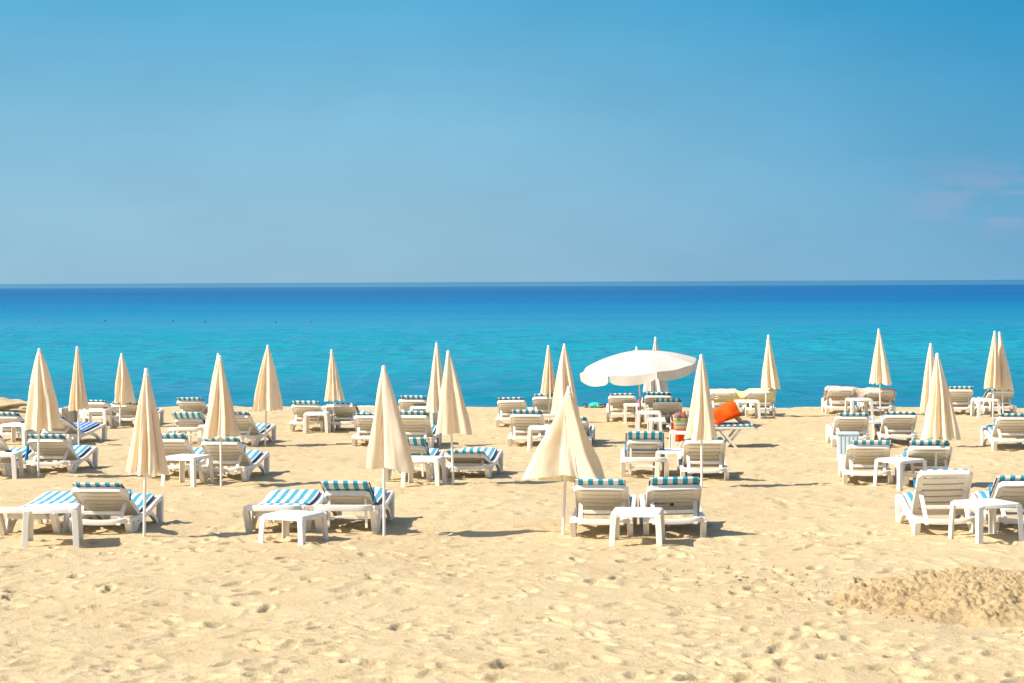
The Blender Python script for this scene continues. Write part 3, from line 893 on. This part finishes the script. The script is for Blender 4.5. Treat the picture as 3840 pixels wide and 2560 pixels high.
# third row
L_(33, 1656, 6, .51, 'lounger at the left edge behind a table, third row', 'A', e=.06)
L_(209, 1666, 16, .50, 'lounger with the dark blue pad beside the concrete block', 'A', cush='dark_blue_cloth', e=.03)
L_(713, 1664, 4, .48, 'lounger with broad striped pad draped over its head end, left of centre', 'B', e=.17, th=.075)
L_(890, 1672, 9, .585, 'lounger right of the orange tinted umbrella, by a white pole', 'A', e=.05, th=.06)
L_(1393, 1671, 3, .57, 'lounger half hidden behind the tall front umbrella, left side showing', 'A', e=.03, th=.055)
L_(1550, 1680, 5, .605, 'lounger half hidden behind the tall front umbrella, right side showing', 'A', e=.05, th=.06)
L_(1977, 1673, 3, .60, 'lounger left of the big yellowish umbrella, third row', 'A', e=.06, th=.06)
L_(2146, 1676, 5, .50, 'lounger hidden behind the big yellowish umbrella except its foot end', 'A', e=.05)
L_(2503, 1606, 3, .56, 'lounger beside the woven bag, behind the white parasol pole', 'A', e=.05)
L_(3192, 1674, 5, .56, 'lounger behind the pale blue bin, third row', 'A', e=.05, shift=.02)
L_(3372, 1667, 5, .555, 'lounger right of the cluttered table, third row', 'A', e=.035, shift=-.01)
L_(3798, 1683, 5, .58, 'lounger cut off at the right edge, third row', 'A', e=.05, strap=True)
# nearest the water
L_(366, 1590, 10, .50, 'lounger left of two by the water at far left, table in front', 'A', e=.03)
L_(482, 1598, 8, .485, 'lounger under the small umbrella by the water at far left', 'A', e=.05)
L_(722, 1584, 6, .50, 'lounger by the water behind the one with the broad striped pad', 'A', e=.07)
L_(1153, 1613, 4, .545, 'lounger by the water left of the small centre left umbrella', 'A', e=.07, th=.06)
L_(1282, 1613, 6, .545, 'lounger by the water under the small centre left umbrella, pad slipped right', 'A', e=-.01, shift=.05)
L_(1551, 1592, 5, .56, 'lounger by the water behind the tall front umbrella', 'A', e=.07, shift=.02)
L_(1922, 1597, 3, .565, 'lounger by the water left of the thin central umbrella', 'A', e=.035, shift=-.02, roll=-1.0)
L_(2050, 1583, 3, .57, 'lounger by the water behind the thin central umbrella pole', 'A', e=.03)
L_(2334, 1577, 3, .57, 'lounger by the water under the left side of the open white parasol', 'A', e=.03, roll=-.8)
L_(2469, 1575, 3, .565, 'lounger by the water under the right side of the open white parasol', 'A', e=.05)
L_(2712, 1557, 3, .57, 'left lounger of the pair sharing a yellow towel', 'A', cush=None)
L_(2852, 1559, 4, .59, 'right lounger of the pair sharing a yellow towel', 'A', cush=None)
L_(3153, 1552, 5, .61, 'left lounger of the pair sharing a beige patterned towel', 'A', cush=None)
L_(3299, 1553, 3, .575, 'right lounger of the pair sharing a beige patterned towel', 'A', cush=None)
L_(3596, 1555, 3, .60, 'lounger by the water right of the front right umbrella', 'A', e=.05, th=.055, shift=.02)
L_(3751, 1552, 0, .55, 'tilted lounger by the water under the twin umbrellas at far right', 'A', e=.06, th=.06, shift=-.06, roll=-2.5)

# ------------------------------------------------------------------ side tables
T_ = table
T_(199, 2040, -8, 'white table between the two front left loungers', .56, .415, .52)
T_(1101, 2030, 24, 'low white table standing before the flat lounger, front centre left', .52, .315)
T_(2391, 2029, 8, 'stained white table between the two front loungers right of centre', .53, .345)
T_(3697, 2024, -20, 'white table between the two front right loungers', .54, .42)
T_(2, 1795, -4, 'white table cut off at the left edge, second row, dark ashtray on it', .54, .40)
T_(704, 1809, 22, 'white table between the front left umbrella canopy and the orange tinted umbrella', .52, .40)
T_(1590, 1817, 9, 'white table just right of the tall front umbrella hem', .52, .40)
T_(2519, 1789, 0, 'white table between the two second row loungers right of centre', .50, .42)
T_(3377, 1824, -32, 'white table set cornerwise before the right loungers, second row', .50, .40)
T_(3268, 1655, -18, 'table cluttered with white cups behind the right loungers', .50, .40)
T_(71, 1665, 14, 'white table behind the leftmost umbrella, third row', .50, .40)
T_(366, 1602, 4, 'small white table by the water beside the thin left umbrella', .48, .40)
T_(1189, 1618, 2, 'white table between the two loungers by the water, centre left', .48, .40)
T_(2036, 1683, 4, 'white table half hidden by the big yellowish umbrella', .50, .41)
T_(2381, 1580, 0, 'white table under the open parasol, farthest of three in a line', .48, .40)
T_(2432, 1614, 0, 'white table under the open parasol, middle one of three in a line', .48, .40)
T_(2480, 1645, 0, 'white table behind the raised lounger, nearest of three in a line', .48, .40)
T_(3221, 1557, -6, 'white table between the loungers sharing the beige towel', .50, .40)
T_(3696, 1560, -4, 'white table before the twin umbrellas at far right', .50, .40)
T_(2801, 1565, 0, 'white table between the loungers sharing the yellow towel', .52, .40)
T_(802, 1664, 6, 'white table hidden behind the orange tinted umbrella except one leg', .46, .38)
T_(1586, 1594, 6, 'white table behind the pair of tall umbrellas, centre left', .48, .42)
T_(2566, 1700, 0, 'white table carrying the woven bag', .46, .40)

# ------------------------------------------------------------------ closed umbrellas
U_ = umbrella
U_((330, 1236), (340, 842), 1087, 285, 397, 21, 'large pleated cream umbrella in the left foreground', N=9, depth=.34)
U_((87, 1099), (94, 797), 985, 57, 150, 3, 'peach umbrella furthest left, wind blown to the right', N=6, depth=.22)
U_((181, 1022), (180, 793), 941, 157, 206, 14, 'finely pleated slim umbrella second from the left', N=13, depth=.26)
U_((274, 982), (281, 809), 923, 263, 313, 5, 'small umbrella by the water at far left', N=10, depth=.24)
U_((508, 1112), (508, 813), 1003, 464, 553, 8, 'orange tinted umbrella in front of its twin, left of centre', N=7, depth=.36)
U_((510, 1026), (503, 809), 945, 478, 532, 31, 'umbrella almost hidden behind the orange tinted one', N=9)
U_((608, 1024), (617, 790), 943, 579, 652, 12, 'broad umbrella standing alone right of the orange tinted one', N=8, depth=.26)
U_((768, 989), (763, 800), 920, 743, 797, 9, 'small umbrella with crumpled hem by the water, centre left', N=9, depth=.28)
U_((882, 1230), (884, 836), 1078, 844, 955, 27, 'tall pale umbrella in the centre left foreground', N=7, depth=.30)
U_((1043, 1115), (1031, 802), 997, 997, 1091, 17, 'cream umbrella leaning left in front of its taller twin', N=8, depth=.30)
U_((1010, 1022), (1004, 785), 946, 976, 1030, 23, 'tall slim umbrella behind the one leaning left', N=9, depth=.28)
U_((1261, 970), (1260, 791), 910, 1241, 1282, 41, 'thin umbrella by the water at the picture centre', N=9, depth=.28)
U_((1292, 1022), (1297, 787), 953, 1264, 1331, 43, 'tall umbrella rising behind the big yellowish one', N=8, depth=.26)
U_((1291, 1222), (1308, 884), 1108, 1190, 1392, 2, 'big half spread yellowish umbrella in the centre foreground', 'pale_canvas', N=5, depth=.30, wide=True)
U_((1503, 958), (1506, 774), 897, 1477, 1536, 15, 'closed umbrella behind the open white parasol', 'white_canvas', N=8, depth=.24)
U_((1612, 1119), (1611, 811), 1008, 1570, 1653, 19, 'cream umbrella right of the open white parasol', N=8, depth=.30)
U_((1757, 957), (1765, 769), 891, 1747, 1793, 6, 'umbrella above the lounger with the yellow towel', N=9, depth=.28)
U_((2023, 953), (2018, 755), 880, 1994, 2053, 33, 'umbrella above the loungers with the beige towel', N=9, depth=.28)
U_((2148, 1116), (2152, 808), 1010, 2113, 2211, 37, 'large cream umbrella in front of its twin, right side', N=8, depth=.26)
U_((2140, 1024), (2137, 786), 948, 2112, 2160, 25, 'umbrella half hidden behind the large cream one, right side', N=8, depth=.26)
U_((2280, 958), (2284, 760), 890, 2259, 2298, 29, 'left umbrella of the twins by the water at far right', N=8, depth=.26)
U_((2306, 957), (2295, 762), 893, 2290, 2328, 35, 'right umbrella of the twins by the water at far right', N=8, depth=.26)

# ------------------------------------------------------------------ open white parasol
def parasol():
    p = ground(2404, 1600)
    root = empty('open_parasol', p)
    tag(root, 'large open white parasol with hanging valance tilted to the left', 'parasol')
    Hh = 1.60
    m = MB(); m.tube([(0, 0, -.3), (-.02, 0, Hh * .4)], .018, 12); m.build('pole', MATS['pole_wood'], root)
    m = MB(); m.tube([(-.02, 0, Hh * .4), (-.09, 0, Hh - .08)], .0165, 12); up = m.build('upper_pole', MATS['pole_white'], root)
    ax = Matrix.Translation((-.085, 0, Hh)) @ Matrix.Rotation(R(-6), 4, 'Y') @ Matrix.Rotation(R(4.5), 4, 'X')
    n, Rr, dome = 8, 1.27, .33
    ph0 = R(12)
    def surf(r, th):
        a = ((th - ph0) / (2 * math.pi / n)) % 1.0
        flat = math.cos(math.pi / n) / math.cos((a - .5) * 2 * math.pi / n)
        rr = r * (1 + (flat - 1) * min(1, r * 1.1))
        q = r / Rr
        sag = -.032 * q * math.sin(math.pi * a) ** 2
        return rr * math.cos(th), rr * math.sin(th), -dome * (0.38 * q + 0.62 * q ** 2.2) + sag
    g = []
    nt = n * 12
    for i in range(17):
        r = .012 + (Rr - .012) * i / 16
        row = [tuple(ax @ Vector(surf(r, 2 * math.pi * j / nt + ph0))) for j in range(nt)]
        row.append(row[0]); g.append(row)
    m = MB(); m.sheet(g); can = m.build('canopy', MATS['white_canvas'], root, angle=12)
    for k in range(n):           # scalloped valance flaps
        gg = []
        for i in range(5):
            row = []
            for j in range(13):
                a = j / 12
                th = ph0 + (k + .014 + .972 * a) * 2 * math.pi / n
                x, y, z = surf(Rr, th)
                edge = (1 - abs(2 * a - 1) ** 5)
                dr = i / 4 * (.15 + .055 * edge)
                inn = 1 + .012 * i / 4 * math.sin(a * 9 + k)
                wv = 0.0
                row.append(tuple((ax @ Vector((x * inn, y * inn, z))) + Vector((.03 * i / 4 * (0.3), 0, -dr * (0.96 if 0.02 < a < 0.98 else 0.85)))))
            gg.append(row)
        m = MB(); m.sheet(gg); m.build('valance_flap', MATS['white_canvas'], can, angle=80)
    for k in range(n):
        th = ph0 + k * 2 * math.pi / n
        pts = []
        for i in range(8):
            x, y, z = surf(.02 + (Rr - .03) * i / 7, th); pts.append(ax @ Vector((x * .995, y * .995, z - .012)))
        m = MB(); m.tube(pts, .005, 6); m.build('rib', MATS['steel'], root)
        m = MB(); m.tube([q_ + Vector((0, 0, .017)) for q_ in pts], .0045, 6); m.build('seam', MATS['white_canvas'], can)
    m = MB(); m.lathe([(.045, -.012), (.040, .012), (.022, .03), (.017, .075), (.008, .085)], 16)
    c = m.build('finial', MATS['cap_plastic'], root); c.matrix_world = ax
parasol()

# ------------------------------------------------------------------ towels spread over pairs of loungers
def shared_towel(a, b, za, zb, mat, name, label, sag, rear, front, ext):
    pa, pb = ground(*a), ground(*b)
    A = Vector((pa.x, pa.y - .05, pa.z + za)); B = Vector((pb.x, pb.y - .05, pb.z + zb))
    d = (B - A).normalized(); A2 = A - d * (.30 + ext[0]); B2 = B + d * (.30 + ext[1])
    Lt = (B2 - A2).length; g = []
    nx = 90
    for i in range(nx + 1):
        u = i / nx; s = u * Lt
        c = A2 + (B2 - A2) * u
        t0, t1 = ext[0] + .58, Lt - ext[1] - .58
        w = 0.0
        if t0 < s < t1: w = math.sin(math.pi * (s - t0) / (t1 - t0))
        over = max(0, ext[0] - s, s - (Lt - ext[1])) / .12
        z = c.z - sag * w - .10 * min(1, over) + .010 * mnoise.noise(Vector((s * 6, 2, 0)))
        rl = rear * (.30 + 1.0 * w + .35 * abs(mnoise.noise(Vector((s * 3, 5, 1)))))
        row = []
        for k in range(9):
            wr = .012 * mnoise.noise(Vector((s * 9, k * .4, 3)))
            if k < 3: f = 1 - k / 3; row.append((c.x, c.y - .035 - .02 * f + wr, z - rl * f))
            elif k < 6: q = (k - 3) / 3; row.append((c.x, c.y - .035 + .09 * q, z + .025 * math.sin(math.pi * q) + wr * .4))
            else: f = (k - 5) / 3; row.append((c.x, c.y + .055 + .10 * f * (1 - w) + wr, z - front * f))
        g.append(row)
    m = MB(); m.sheet(g)
    o = m.build(name, MATS[mat], angle=80)
    sm = o.modifiers.new('thick', 'SOLIDIFY'); sm.thickness = .008
    tag(o, label, 'towel')
shared_towel((2712, 1557), (2852, 1559), .60, .62, 'yellow_towelling', 'towel', 'yellow towel sagging between two lounger backs by the water', .07, .10, .30, (.02, .05))
shared_towel((3153, 1552), (3299, 1553), .635, .60, 'beige_towelling', 'towel', 'beige patterned towel stretched across two lounger backs by the water', .03, .16, .30, (.08, .06))

# ------------------------------------------------------------------ sunbather on the side-on lounger
def sunbather():
    p = ground(2505, 1672)
    root = empty('folding_lounger', (p.x, p.y, p.z), R(1.5))
    tag(root, 'white slatted folding lounger standing sideways under the sunbather', 'sun lounger')
    W = MATS['white_plastic']; Lx = 1.52; zt = .345
    for y in (-.27, .27):
        m = MB(); m.bar((0, y, zt), (Lx, y, zt), .045, .040); m.build('side_rail', W, root, .005)
    for k in range(16):
        m = MB(); x = .05 + k * (Lx - .1) / 15; m.bar((x, -.245, zt + .014), (x, .245, zt + .014), .060, .012); m.build('slat', W, root)
    for x0, x1 in ((.12, .42), (.42, .12), (.95, 1.28), (1.25, .92)):
        for y in (-.235, .235):
            m = MB(); yy = y + (.03 if x1 > x0 else -.03); m.bar((x0, yy, -.08), (x1, yy, zt - .02), .030, .045, (1, 0, 0)); m.build('leg', W, root, .004)
    m = MB()
    path = [(i / 14 * (Lx - .06) + .03, zt + .048) for i in range(15)]
    secs = [[(x, yy, z + h) for yy, h in ring_cushion(.25, .05)] for x, z in path]
    m.strip_solid(secs); c = m.build('pad', MATS['striped_cloth'], root, angle=60)
    # person lying on the back with the knees drawn up
    per = bpy.data.meshes.new('person')
    J = {'pel': (.78, 0, .49, .125), 'bel': (.62, 0, .495, .115), 'che': (.42, 0, .505, .125), 'nec': (.23, 0, .50, .055), 'hd1': (.15, 0, .505, .075), 'hd2': (.05, 0, .515, .080)}
    E = [('pel', 'bel'), ('bel', 'che'), ('che', 'nec'), ('nec', 'hd1'), ('hd1', 'hd2')]
    for s, n in ((-1, 'r'), (1, 'l')):
        J.update({'hip' + n: (.82, s * .09, .49, .085), 'kne' + n: (1.10, s * .10, .67, .056), 'ank' + n: (1.30, s * .10, .455, .036),
                  'hee' + n: (1.33, s * .10, .425, .034), 'toe' + n: (1.47, s * .115, .432, .026),
                  'sho' + n: (.36, s * .17, .50, .055), 'elb' + n: (.60, s * .225, .455, .038), 'wri' + n: (.80, s * .20, .45, .027), 'han' + n: (.90, s * .19, .445, .026)})
        E += [('pel', 'hip' + n), ('hip' + n, 'kne' + n), ('kne' + n, 'ank' + n), ('ank' + n, 'hee' + n), ('hee' + n, 'toe' + n),
              ('che', 'sho' + n), ('sho' + n, 'elb' + n), ('elb' + n, 'wri' + n), ('wri' + n, 'han' + n)]
        for q in range(4):
            J['fin%d%s' % (q, n)] = (.985 - .008 * abs(q - 1.5), s * (.172 + .014 * q), .437, .008); E.append(('han' + n, 'fin%d%s' % (q, n)))
        J['thu' + n] = (.93, s * .145, .447, .009); E.append(('wri' + n, 'thu' + n))
    keys = list(J)
    per.from_pydata([J[k][:3] for k in keys], [(keys.index(a), keys.index(b)) for a, b in E], [])
    po = bpy.data.objects.new('person', per); COL.objects.link(po); per.materials.append(MATS['skin'])
    po.location = root.location; po.rotation_euler = root.rotation_euler
    sk = po.modifiers.new('skin', 'SKIN'); sk.use_smooth_shade = True
    for i, k in enumerate(keys):
        per.skin_vertices[0].data[i].radius = (J[k][3], J[k][3])
        per.skin_vertices[0].data[i].use_root = (k == 'pel')
    ss = po.modifiers.new('sub', 'SUBSURF'); ss.levels = 2; ss.render_levels = 2
    tag(po, 'person lying on the back with drawn up knees under an orange towel', 'person')
    m = MB()
    g = []
    for i in range(13):
        a = math.pi * i / 12; g.append([(.055 + .088 * math.cos(b) * math.sin(a) - .02, .092 * math.sin(b) * math.sin(a), .515 + .10 * math.cos(a)) for b in [math.pi * (.5 + j / 14) for j in range(15)]])
    m.sheet(g); m.build('hair', MATS['hair'], po)
    # orange towel over the drawn up legs
    g = []
    ridge = smooth_pts([(.55, .565), (.72, .60), (.88, .665), (1.02, .735), (1.12, .785), (1.19, .805)], 5)
    for i, (x, z) in enumerate(ridge):
        row = []; u = i / (len(ridge) - 1)
        hang = .25 - .02 * u
        for k in range(19):
            v = k / 18 * 2 - 1
            y = v * .30 if abs(v) < .62 else math.copysign(.186 + (abs(v) - .62) * .17, v)
            drop = 0 if abs(v) < .5 else ((abs(v) - .5) / .5) ** 1.2 * hang
            cr = -.035 * math.cos(v * 5.0) * (1 if abs(v) < .55 else 0) if .3 < u < .95 else 0
            wr = .024 * mnoise.noise(Vector((x * 5 + v * 3, v * 4 - x * 4, 1))) + .010 * mnoise.noise(Vector((x * 18 + v * 8, v * 9, 4)))
            fold = .022 * math.sin(14 * x + 5 * drop) * min(1.0, drop * 9)
            row.append((x + .42 * drop * u, y + wr + (fold if v > 0 else -fold), z - drop + cr * .3 + wr))
        g.append(row)
    m = MB(); m.sheet(g); t = m.build('towel', MATS['orange_towelling'], angle=80)
    t.location = root.location; t.rotation_euler = root.rotation_euler
    sm = t.modifiers.new('thick', 'SOLIDIFY'); sm.thickness = .008
    tag(t, 'bright orange towel draped over the knees of the sunbather', 'towel')
    # second orange cloth hanging from the head end
    g = []
    for i in range(12):
        u = i / 11; row = []
        for j in range(16):
            v = j / 15
            wr = .016 * math.sin(v * 14 + u) + .01 * mnoise.noise(Vector((v * 5, u * 3, 2)))
            row.append((.02 + v * .42, -.300 - .02 * u + wr, .46 - u * (.30 + .05 * math.sin(v * 5))))
        g.append(row)
    m = MB(); m.sheet(g); t = m.build('orange_wrap', MATS['orange_towelling'], angle=80)
    t.location = root.location; t.rotation_euler = root.rotation_euler
    sm = t.modifiers.new('thick', 'SOLIDIFY'); sm.thickness = .006
    tag(t, 'orange cloth hanging over the lounger side behind the woven bag', 'cloth')
sunbather()

# ------------------------------------------------------------------ small things
def at_table(px, py, h, dx=0, dy=0):
    p = ground(px, py); return Vector((p.x + dx, p.y + dy, p.z + h))

def woven_bag():
    m_, nt, out = new_mat('woven_bag')
    tc = N(nt, 'ShaderNodeTexCoord').outputs['Object']
    sep = N(nt, 'ShaderNodeSeparateXYZ'); nt.links.new(tc, sep.inputs[0])
    zig = math_n(nt, 'PINGPONG', math_n(nt, 'MULTIPLY', math_n(nt, 'ADD', sep.outputs['X'], sep.outputs['Y']), 1.0), .014)
    z = math_n(nt, 'ADD', sep.outputs['Z'], zig)
    cr = N(nt, 'ShaderNodeValToRGB'); nt.links.new(mrange(nt, z, 0, .24), cr.inputs[0]); cr.color_ramp.interpolation = 'CONSTANT'
    el = cr.color_ramp.elements
    st = [(0, (.50, .10, .03)), (.16, (.52, .26, .12)), (.28, (.45, .40, .33)), (.40, (.22, .15, .10)), (.48, (.46, .40, .3)), (.62, (.27, .36, .08)), (.82, (.45, .40, .25))]
    el[0].position, el[0].color = st[0][0], (*st[0][1], 1); el[1].position, el[1].color = st[-1][0], (*st[-1][1], 1)
    for a, c in st[1:-1]: e = el.new(a); e.color = (*c, 1)
    p_ = principled(nt, out, cr.outputs[0], .9, .1); bump(nt, p_, noise_tex(nt, tc, 120, 2), .6, .006)
    q = at_table(2566, 1700, .40, -.06, .0)
    root = empty('woven_bag', q)
    tag(root, 'woven beach bag with green and orange zigzag bands on a table', 'bag')
    m = MB()
    def ring(w, d, z):
        return [(w * math.copysign(abs(math.cos(a)) ** .6, math.cos(a)), d * math.copysign(abs(math.sin(a)) ** .6, math.sin(a)), z) for a in [2 * math.pi * k / 24 for k in range(24)]]
    m.strip_solid([ring(.09, .06, .0), ring(.112, .07, .05), ring(.122, .075, .13), ring(.130, .07, .22)])
    m.build('basket', m_, root, angle=60)
    for y in (-.08, .08):
        m = MB(); m.tube([(-.07, y, .20), (-.06, y, .27), (0, y * 1.1, .31), (.06, y, .27), (.07, y, .20)], .009, 6); m.build('handle', MATS['sandal'], root)
    for k, (dx, col) in enumerate(((-.05, (.30, .20, .22)), (.06, (.45, .10, .08)), (.12, (.35, .33, .30)))):
        mt = simple_mat('bundled_cloth_%d' % k, col, .9, .6, 26, .1, .5, 50)
        m = MB(); g = []
        for i in range(9):
            a = math.pi * i / 8
            g.append([(dx + (.075 + .02 * mnoise.noise(Vector((i, j, k)))) * math.sin(a) * math.cos(b), .05 * math.sin(a) * math.sin(b), .245 + .012 * k + .065 * math.cos(a) * (1 + .3 * mnoise.noise(Vector((j * .7, i, 3 + k))))) for j, b in enumerate([2 * math.pi * q_ / 14 for q_ in range(15)])])
        m.sheet(g); m.build('bundled_cloth', mt, root)
woven_bag()

def bin_():
    p = ground(3178, 1722)
    root = empty('ribbed_bin', p, R(-6)); tag(root, 'pale blue ribbed plastic bin behind a lounger back', 'bin')
    m = MB(); w = .17; h = .44
    secs = []
    for z, s in ((-.05, .9), (.0, .92), (h, 1.0)): secs.append([(-w*s, -w*s, z), (w*s, -w*s, z), (w*s, w*s, z), (-w*s, w*s, z)])
    m.strip_solid(secs); m.build('body', MATS['pale_blue_plastic'], root, .012, 2)
    for k in range(5):
        m = MB(); x = -.13 + .065 * k; m.bar((x * .94, -w * .93, .02), (x, -w * .995, h - .03), .022, .012, (0, 1, 0)); m.build('rib', MATS['pale_blue_plastic'], root)
    m = MB(); m.box(-w - .012, w + .012, -w - .012, w + .012, h - .02, h + .012); m.build('rim', MATS['pale_blue_plastic'], root, .006)
bin_()

def cups():
    rr = random.Random(5)
    for k, (dx, dy, what) in enumerate(((-.20, -.08, 'leftmost white paper cup on the cluttered table'), (-.08, -.15, 'second white paper cup on the cluttered table'), (.02, -.06, 'third white paper cup on the cluttered table'), (.17, -.10, 'rightmost white paper cup on the cluttered table'))):
        q = at_table(3268, 1655, .401, dx, dy); m = MB()
        m.lathe([(.026, 0), (.036, .085), (.038, .088), (.034, .084), (.025, .006)], 16)
        o = m.build('paper_cup', MATS['cap_plastic']); o.location = q
        tag(o, what, 'cup', 'paper cups on the cluttered table')
    q = at_table(3268, 1655, .402, .0, .14); m = MB(); m.box(-.075, .075, -.04, .04, 0, .018)
    o = m.build('phone', MATS['dark_plastic'], None, .005, 2); o.location = q; tag(o, 'dark phone lying on the cluttered table', 'phone')
    def ash(px, py, h, dx, dy, lab):
        q = at_table(px, py, h, dx, dy); m = MB()
        m.lathe([(.045, 0), (.055, .022), (.050, .024), (.042, .008)], 20)
        o = m.build('ashtray', MATS['dark_plastic']); o.location = q; tag(o, lab, 'ashtray', 'dark round ashtrays on tables')
    ash(2, 1795, .401, .10, .08, 'dark round ashtray on the table at the left edge')
    ash(71, 1665, .401, .06, .10, 'dark round ashtray on the table behind the leftmost umbrella')
    ash(366, 1602, .401, .14, .12, 'dark round ashtray on the small table by the water')
cups()

def hanging_strip(px, py, z0, z1, dx, dy, wdt, mat, name, label):
    p = ground(px, py); m = MB(); g = []
    for i in range(12):
        u = i / 11
        g.append([(dx + wdt * (j / 5 - .5) * (1 + .6 * u) - .03 * u, dy + .015 * math.sin(j * 1.6 + u * 3), z0 + (z1 - z0) * u) for j in range(6)])
    m.sheet(g); o = m.build(name, MATS[mat], angle=80); o.location = p
    sm = o.modifiers.new('thick', 'SOLIDIFY'); sm.thickness = .006
    tag(o, label, 'cloth')
hanging_strip(191, 1775, .50, .22, -.335, -.02, .035, 'blue_strap', 'blue_sash', 'bright blue sash hanging from the lounger at left')
hanging_strip(2469, 1575, .52, .26, -.34, -.03, .05, 'striped_cloth', 'hanging_cloth', 'blue and white cloth hanging beside a lounger under the parasol')

def beach_bag():
    p = ground(2412, 1545)
    m_ = simple_mat('patterned_cloth', (.45, .10, .25), .9, .9, 22, .1)
    m = MB(); g = []
    for i in range(11):
        a = math.pi * i / 10
        g.append([((.20 + .03 * mnoise.noise(Vector((i, j, 8)))) * math.sin(a) * math.cos(b), .13 * math.sin(a) * math.sin(b), .16 + .17 * math.cos(a) * (1 + .2 * mnoise.noise(Vector((j * .7, i, 2))))) for j, b in enumerate([2 * math.pi * q / 18 for q in range(19)])])
    m.sheet(g); o = m.build('beach_bag', m_); o.location = p
    tag(o, 'bright patterned bag slumped between two loungers under the parasol', 'bag')
beach_bag()

def sandals():
    for k, (px, lab) in enumerate(((2206, 'leftmost pair of sandals left on the crest by the water'), (2253, 'middle pair of sandals left on the crest by the water'), (2281, 'rightmost pair of sandals left on the crest by the water'))):
        p = ground(px, 1526)
        root = empty('sandals', (p.x, p.y, gz(p.x, p.y) + .01), k * 1.1); tag(root, lab, 'sandals', 'sandals by the water')
        for s in (-1, 1):
            m = MB()
            def ring(z, g_): return [(s * .075 + .05 * g_ * math.cos(a), .125 * g_ * math.sin(a), z) for a in [2 * math.pi * q / 14 for q in range(14)]]
            m.strip_solid([ring(0, .95), ring(.025, 1), ring(.03, .95)]); sh = m.build('sole', MATS['sandal'], root)
            m = MB(); m.tube([(s * .075 - .05, .03, .02), (s * .075 - .03, .05, .07), (s * .075 + .03, .05, .07), (s * .075 + .05, .03, .02)], .012, 6); m.build('strap', MATS['cap_plastic'] if k % 2 else MATS['dark_plastic'], sh)
    p = ground(2232, 1526); m = MB(); g = []
    for i in range(9):
        a = math.pi * i / 8
        g.append([(.17 * math.sin(a) * math.cos(b), .11 * math.sin(a) * math.sin(b), .05 + .085 * math.cos(a) * (1 + .6 * mnoise.noise(Vector((j, i, 12))))) for j, b in enumerate([2 * math.pi * q / 16 for q in range(17)])])
    m.sheet(g); o = m.build('teal_bag', MATS['teal_cloth']); o.location = (p.x, p.y, gz(p.x, p.y)); tag(o, 'crumpled teal plastic bag lying between the sandals by the water', 'bag')
sandals()

# ------------------------------------------------------------------ shore at the far left
def lump(name, px, py, sx, sy, sz, mat, seed, parent=None, n=14, k=22, rough=.35, sink=.3):
    p = ground(px, py); m = MB(); g = []
    for i in range(n + 1):
        a = math.pi * i / n; row = []
        for j in range(k):
            b = 2 * math.pi * j / k
            d = Vector((math.sin(a) * math.cos(b), math.sin(a) * math.sin(b), math.cos(a)))
            q = 1 + rough * mnoise.noise(d * 1.6 + Vector((seed, 0, 0))) + rough * .5 * mnoise.noise(d * 4 + Vector((0, seed, 0)))
            row.append((d.x * sx * q, d.y * sy * q, d.z * sz * q + sz * (1 - sink) - sz * .6))
        row.append(row[0]); g.append(row)
    m.sheet(g); o = m.build(name, MATS[mat], parent); o.location = (p.x, p.y, gz(p.x, p.y)); return o
tag(lump('sand_bank', -30, 1530, 1.35, .9, .24, 'sand', 4, n=60, k=110, rough=.28), 'low sand bank at the waterline on the left edge', 'sand bank')
tag(lump('shore_rock', 72, 1534, .17, .14, .11, 'shore_rock', 9), 'dark grey rock on the left shore beside reddish stones', 'rock')
rs = random.Random(2)
for k in range(9):
    o = lump('shore_stone', rs.uniform(-6, 46), 1531 + rs.uniform(-2, 3), rs.uniform(.035, .07), .05, rs.uniform(.035, .05), 'red_stone', 20 + k, n=8, k=12)
    tag(o, 'small reddish stone beside the dark grey rock at the left shore', 'stone', 'reddish stones on the left shore')
def block():
    p = ground(262, 1588); m = MB()
    secs = []
    for i in range(8):
        z = -.08 + .44 * i / 7; r = []
        for (x, y) in ((-.14, -.2), (0, -.205), (.14, -.2), (.145, 0), (.14, .2), (0, .2), (-.14, .2), (-.145, 0)):
            r.append((x + .012 * mnoise.noise(Vector((x * 9, y * 9, i))), y + .012 * mnoise.noise(Vector((i, x * 9, y * 9))), z))
        secs.append(r)
    m.strip_solid(secs); o = m.build('concrete_block', MATS['concrete'], None, .012, 1); o.location = p
    tag(o, 'rough grey concrete block behind the lounger with dark blue pad', 'block')
block()

# ------------------------------------------------------------------ buoys far out
for k, (x, y, c) in enumerate(((147, 1203, 'red_buoy'), (395, 1205, 'dark_buoy'), (648, 1206, 'dark_buoy'), (768, 1209, 'dark_buoy'), (1034, 1210, 'dark_buoy'), (1165, 1208, 'red_buoy'))):
    d = CAM_M.to_3x3() @ Vector(((x - 1920) / F_PX, -(y - 1280) / F_PX, -1.0)); t = (CAM_Z - SEA_Z) / -d.z
    root = empty('buoy', (d.x * t, d.y * t, SEA_Z))
    root.scale = (.55, .55, .55)
    m = MB(); m.lathe([(.02, -.10), (.12, -.06), (.155, .02), (.13, .11), (.05, .16)], 16); m.build('float', MATS[c], root)
    m = MB(); m.tube([(0, 0, .15), (0, 0, .22), (.025, 0, .25)], .012, 6); m.build('ring', MATS['steel'], root)
    nm = ('leftmost', 'second', 'third', 'fourth', 'fifth', 'rightmost')[k]
    tag(root, '%s %s buoy from the left in the row floating far out' % (nm, c.split('_')[0]) if k not in (0, 5) else '%s red buoy in the row floating far out' % nm, 'buoy', 'buoys floating in a row')
